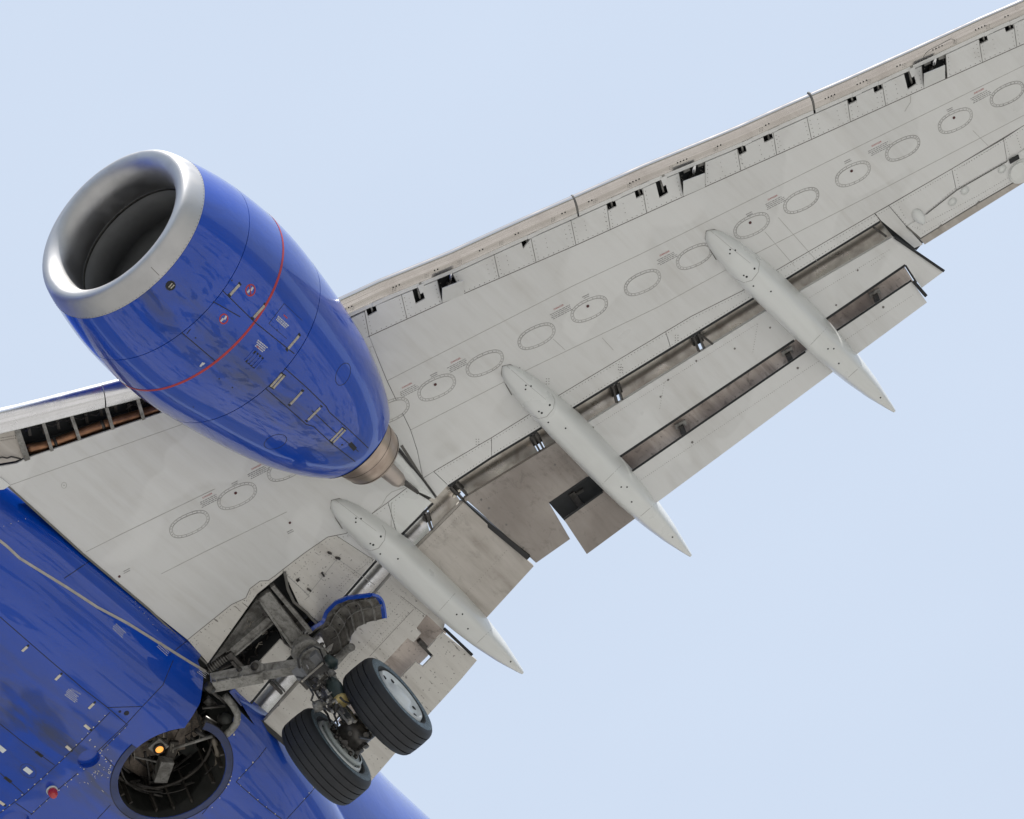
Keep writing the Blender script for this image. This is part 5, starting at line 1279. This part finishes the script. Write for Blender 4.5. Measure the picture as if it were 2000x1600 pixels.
for i in (6, 11, 16, 21, 25):
    mb = MB()
    for j in range(1, MD): mb.beam(dpt(i, j, .010), dpt(i, j + 1, .010), .008, .05, dni)
    mb.build('door_frame', GEAR, door)
mb = MB(); rd = random.Random(2)
for k in range(16): p = dpt(rd.randint(3, ND - 4), rd.randint(2, 5), .004); mb.disc(p, dni, .011, .003, 8)
mb.build('lightening_hole', DARK, door, kind='stuff')
mb = MB(); mb.tube([DS(650, 1296)[0] + dni * .03, DS(684, 1261)[0] + dni * .03], [.055, .04], 12); mb.tube([DS(680, 1266)[0] + dni * .02, DS(690, 1258)[0] + dni * .05], .045, 10); mb.build('door_actuator', GEAR, door, True)
mb = MB()
for k in range(14):
    q = ext((612, 1240), (655, 1284), rd.random()); mb.beam(DS(q[0] + rd.gauss(0, 4), q[1] + rd.gauss(0, 3))[0] + dni * .04, DS(q[0] + rd.gauss(6, 5), q[1] + rd.gauss(4, 4))[0] + dni * .05, .03, .02)
mb.build('door_linkage', GEARD, door, kind='stuff')
# wheels
def yrev(prof, yc, n=72):
    vs = []
    for y, r in prof:
        for k in range(n): th = 2 * math.pi * k / n; vs.append(Vector((r * math.cos(th), yc + y, r * math.sin(th))))
    fs = []
    for i in range(len(prof) - 1):
        for k in range(n): fs.append([i * n + k, i * n + (k + 1) % n, (i + 1) * n + (k + 1) % n, (i + 1) * n + k])
    return vs, fs
half = [(.0, .565), (.045, .565)]
def tread():
    p = []
    g = [-.120, -.042, .042, .120]; pts = [(-.200, .385), (-.211, .425), (-.211, .46), (-.200, .492), (-.182, .516), (-.162, .531)]
    xs_ = [-.165]
    for q in g: pts += [(q - .0070, .5475 - .35 * q * q), (q - .0055, .5330 - .35 * q * q), (q + .0055, .5330 - .35 * q * q), (q + .0070, .5475 - .35 * q * q)]
    pts += [(.162, .531), (.182, .516), (.200, .492), (.211, .46), (.211, .425), (.200, .385)]
    return pts
for yc, lab in ((3.29, 'outboard main wheel with its pale rim in view'), (2.43, 'inboard main wheel beside the belly')):
    wh = bpy.data.objects.new('wheel', None); COL.objects.link(wh); wh.parent = ROOT; wh['label'] = lab; wh.empty_display_size = .3
    vs, fs = yrev(tread(), yc); me = fixn(mesh('tyre', vs, fs)); o = link('tyre', me, TYRE, wh, True)
    try: me.set_sharp_from_angle(angle=R(32))
    except Exception: pass
    for s in (1, -1):
        vs, fs = yrev([(s * .2015, .388), (s * .2120, .425), (s * .2120, .46), (s * .2045, .484)], yc); link('sidewall', mesh('s', vs, fs), SIDE, wh, True)
        vs, fs = yrev([(s * .195, .390), (s * .204, .386), (s * .195, .37), (s * .15, .355), (s * .14, .345)], yc); link('rim_flange', fixn(mesh('s', vs, fs)), DARK, wh, True)
    vs, fs = yrev([(.205, .325), (.206, .31), (.18, .30), (.165, .22), (.175, .15), (.215, .13), (.23, .10), (.232, .001)], yc)
    vs2, fs2 = yrev([(.15, .352), (.195, .332), (.206, .325)], yc); link('rim', fixn(mesh('r', vs, fs)), RIMW, wh, True); link('rim_lip', fixn(mesh('r', vs2, fs2)), RIMW, wh, True)
    for k in range(8):
        th = 2 * math.pi * k / 8; mb = MB(); mb.disc(Vector((.26 * math.cos(th), yc + .172, .26 * math.sin(th))), (0, 1, 0), .028, .006, 12); mb.build('rim_hole', DARK, wh)
    vs, fs = yrev([(-.20, .345), (-.10, .33), (-.05, .20), (-.05, .001)], yc); link('inner_rim', fixn(mesh('r', vs, fs)), GEARD, wh, True)
    s = -1 if yc > 3 else 1
    vs, fs = yrev([(s * .10, .27), (s * .235, .27), (s * .24, .26), (s * .245, .10)], yc); link('brake', fixn(mesh('r', vs, fs)), YEL if yc > 3 else BRK, wh, True)
    for k in range(10):
        th = 2 * math.pi * (k + .5) / 10; c0 = Vector((.20 * math.cos(th), yc + s * .24, .20 * math.sin(th))); mb = MB(); mb.tube([c0, c0 + Vector((0, s * .04, 0))], .026, 10); mb.build('brake_piston', GEARD, wh, True)
    vs, fs = yrev([(s * .21, .285), (s * .225, .30), (s * .25, .29), (s * .255, .27)], yc, 40); link('brake_flange', fixn(mesh('r', vs, fs)), YEL if yc > 3 else BRK, wh, True)
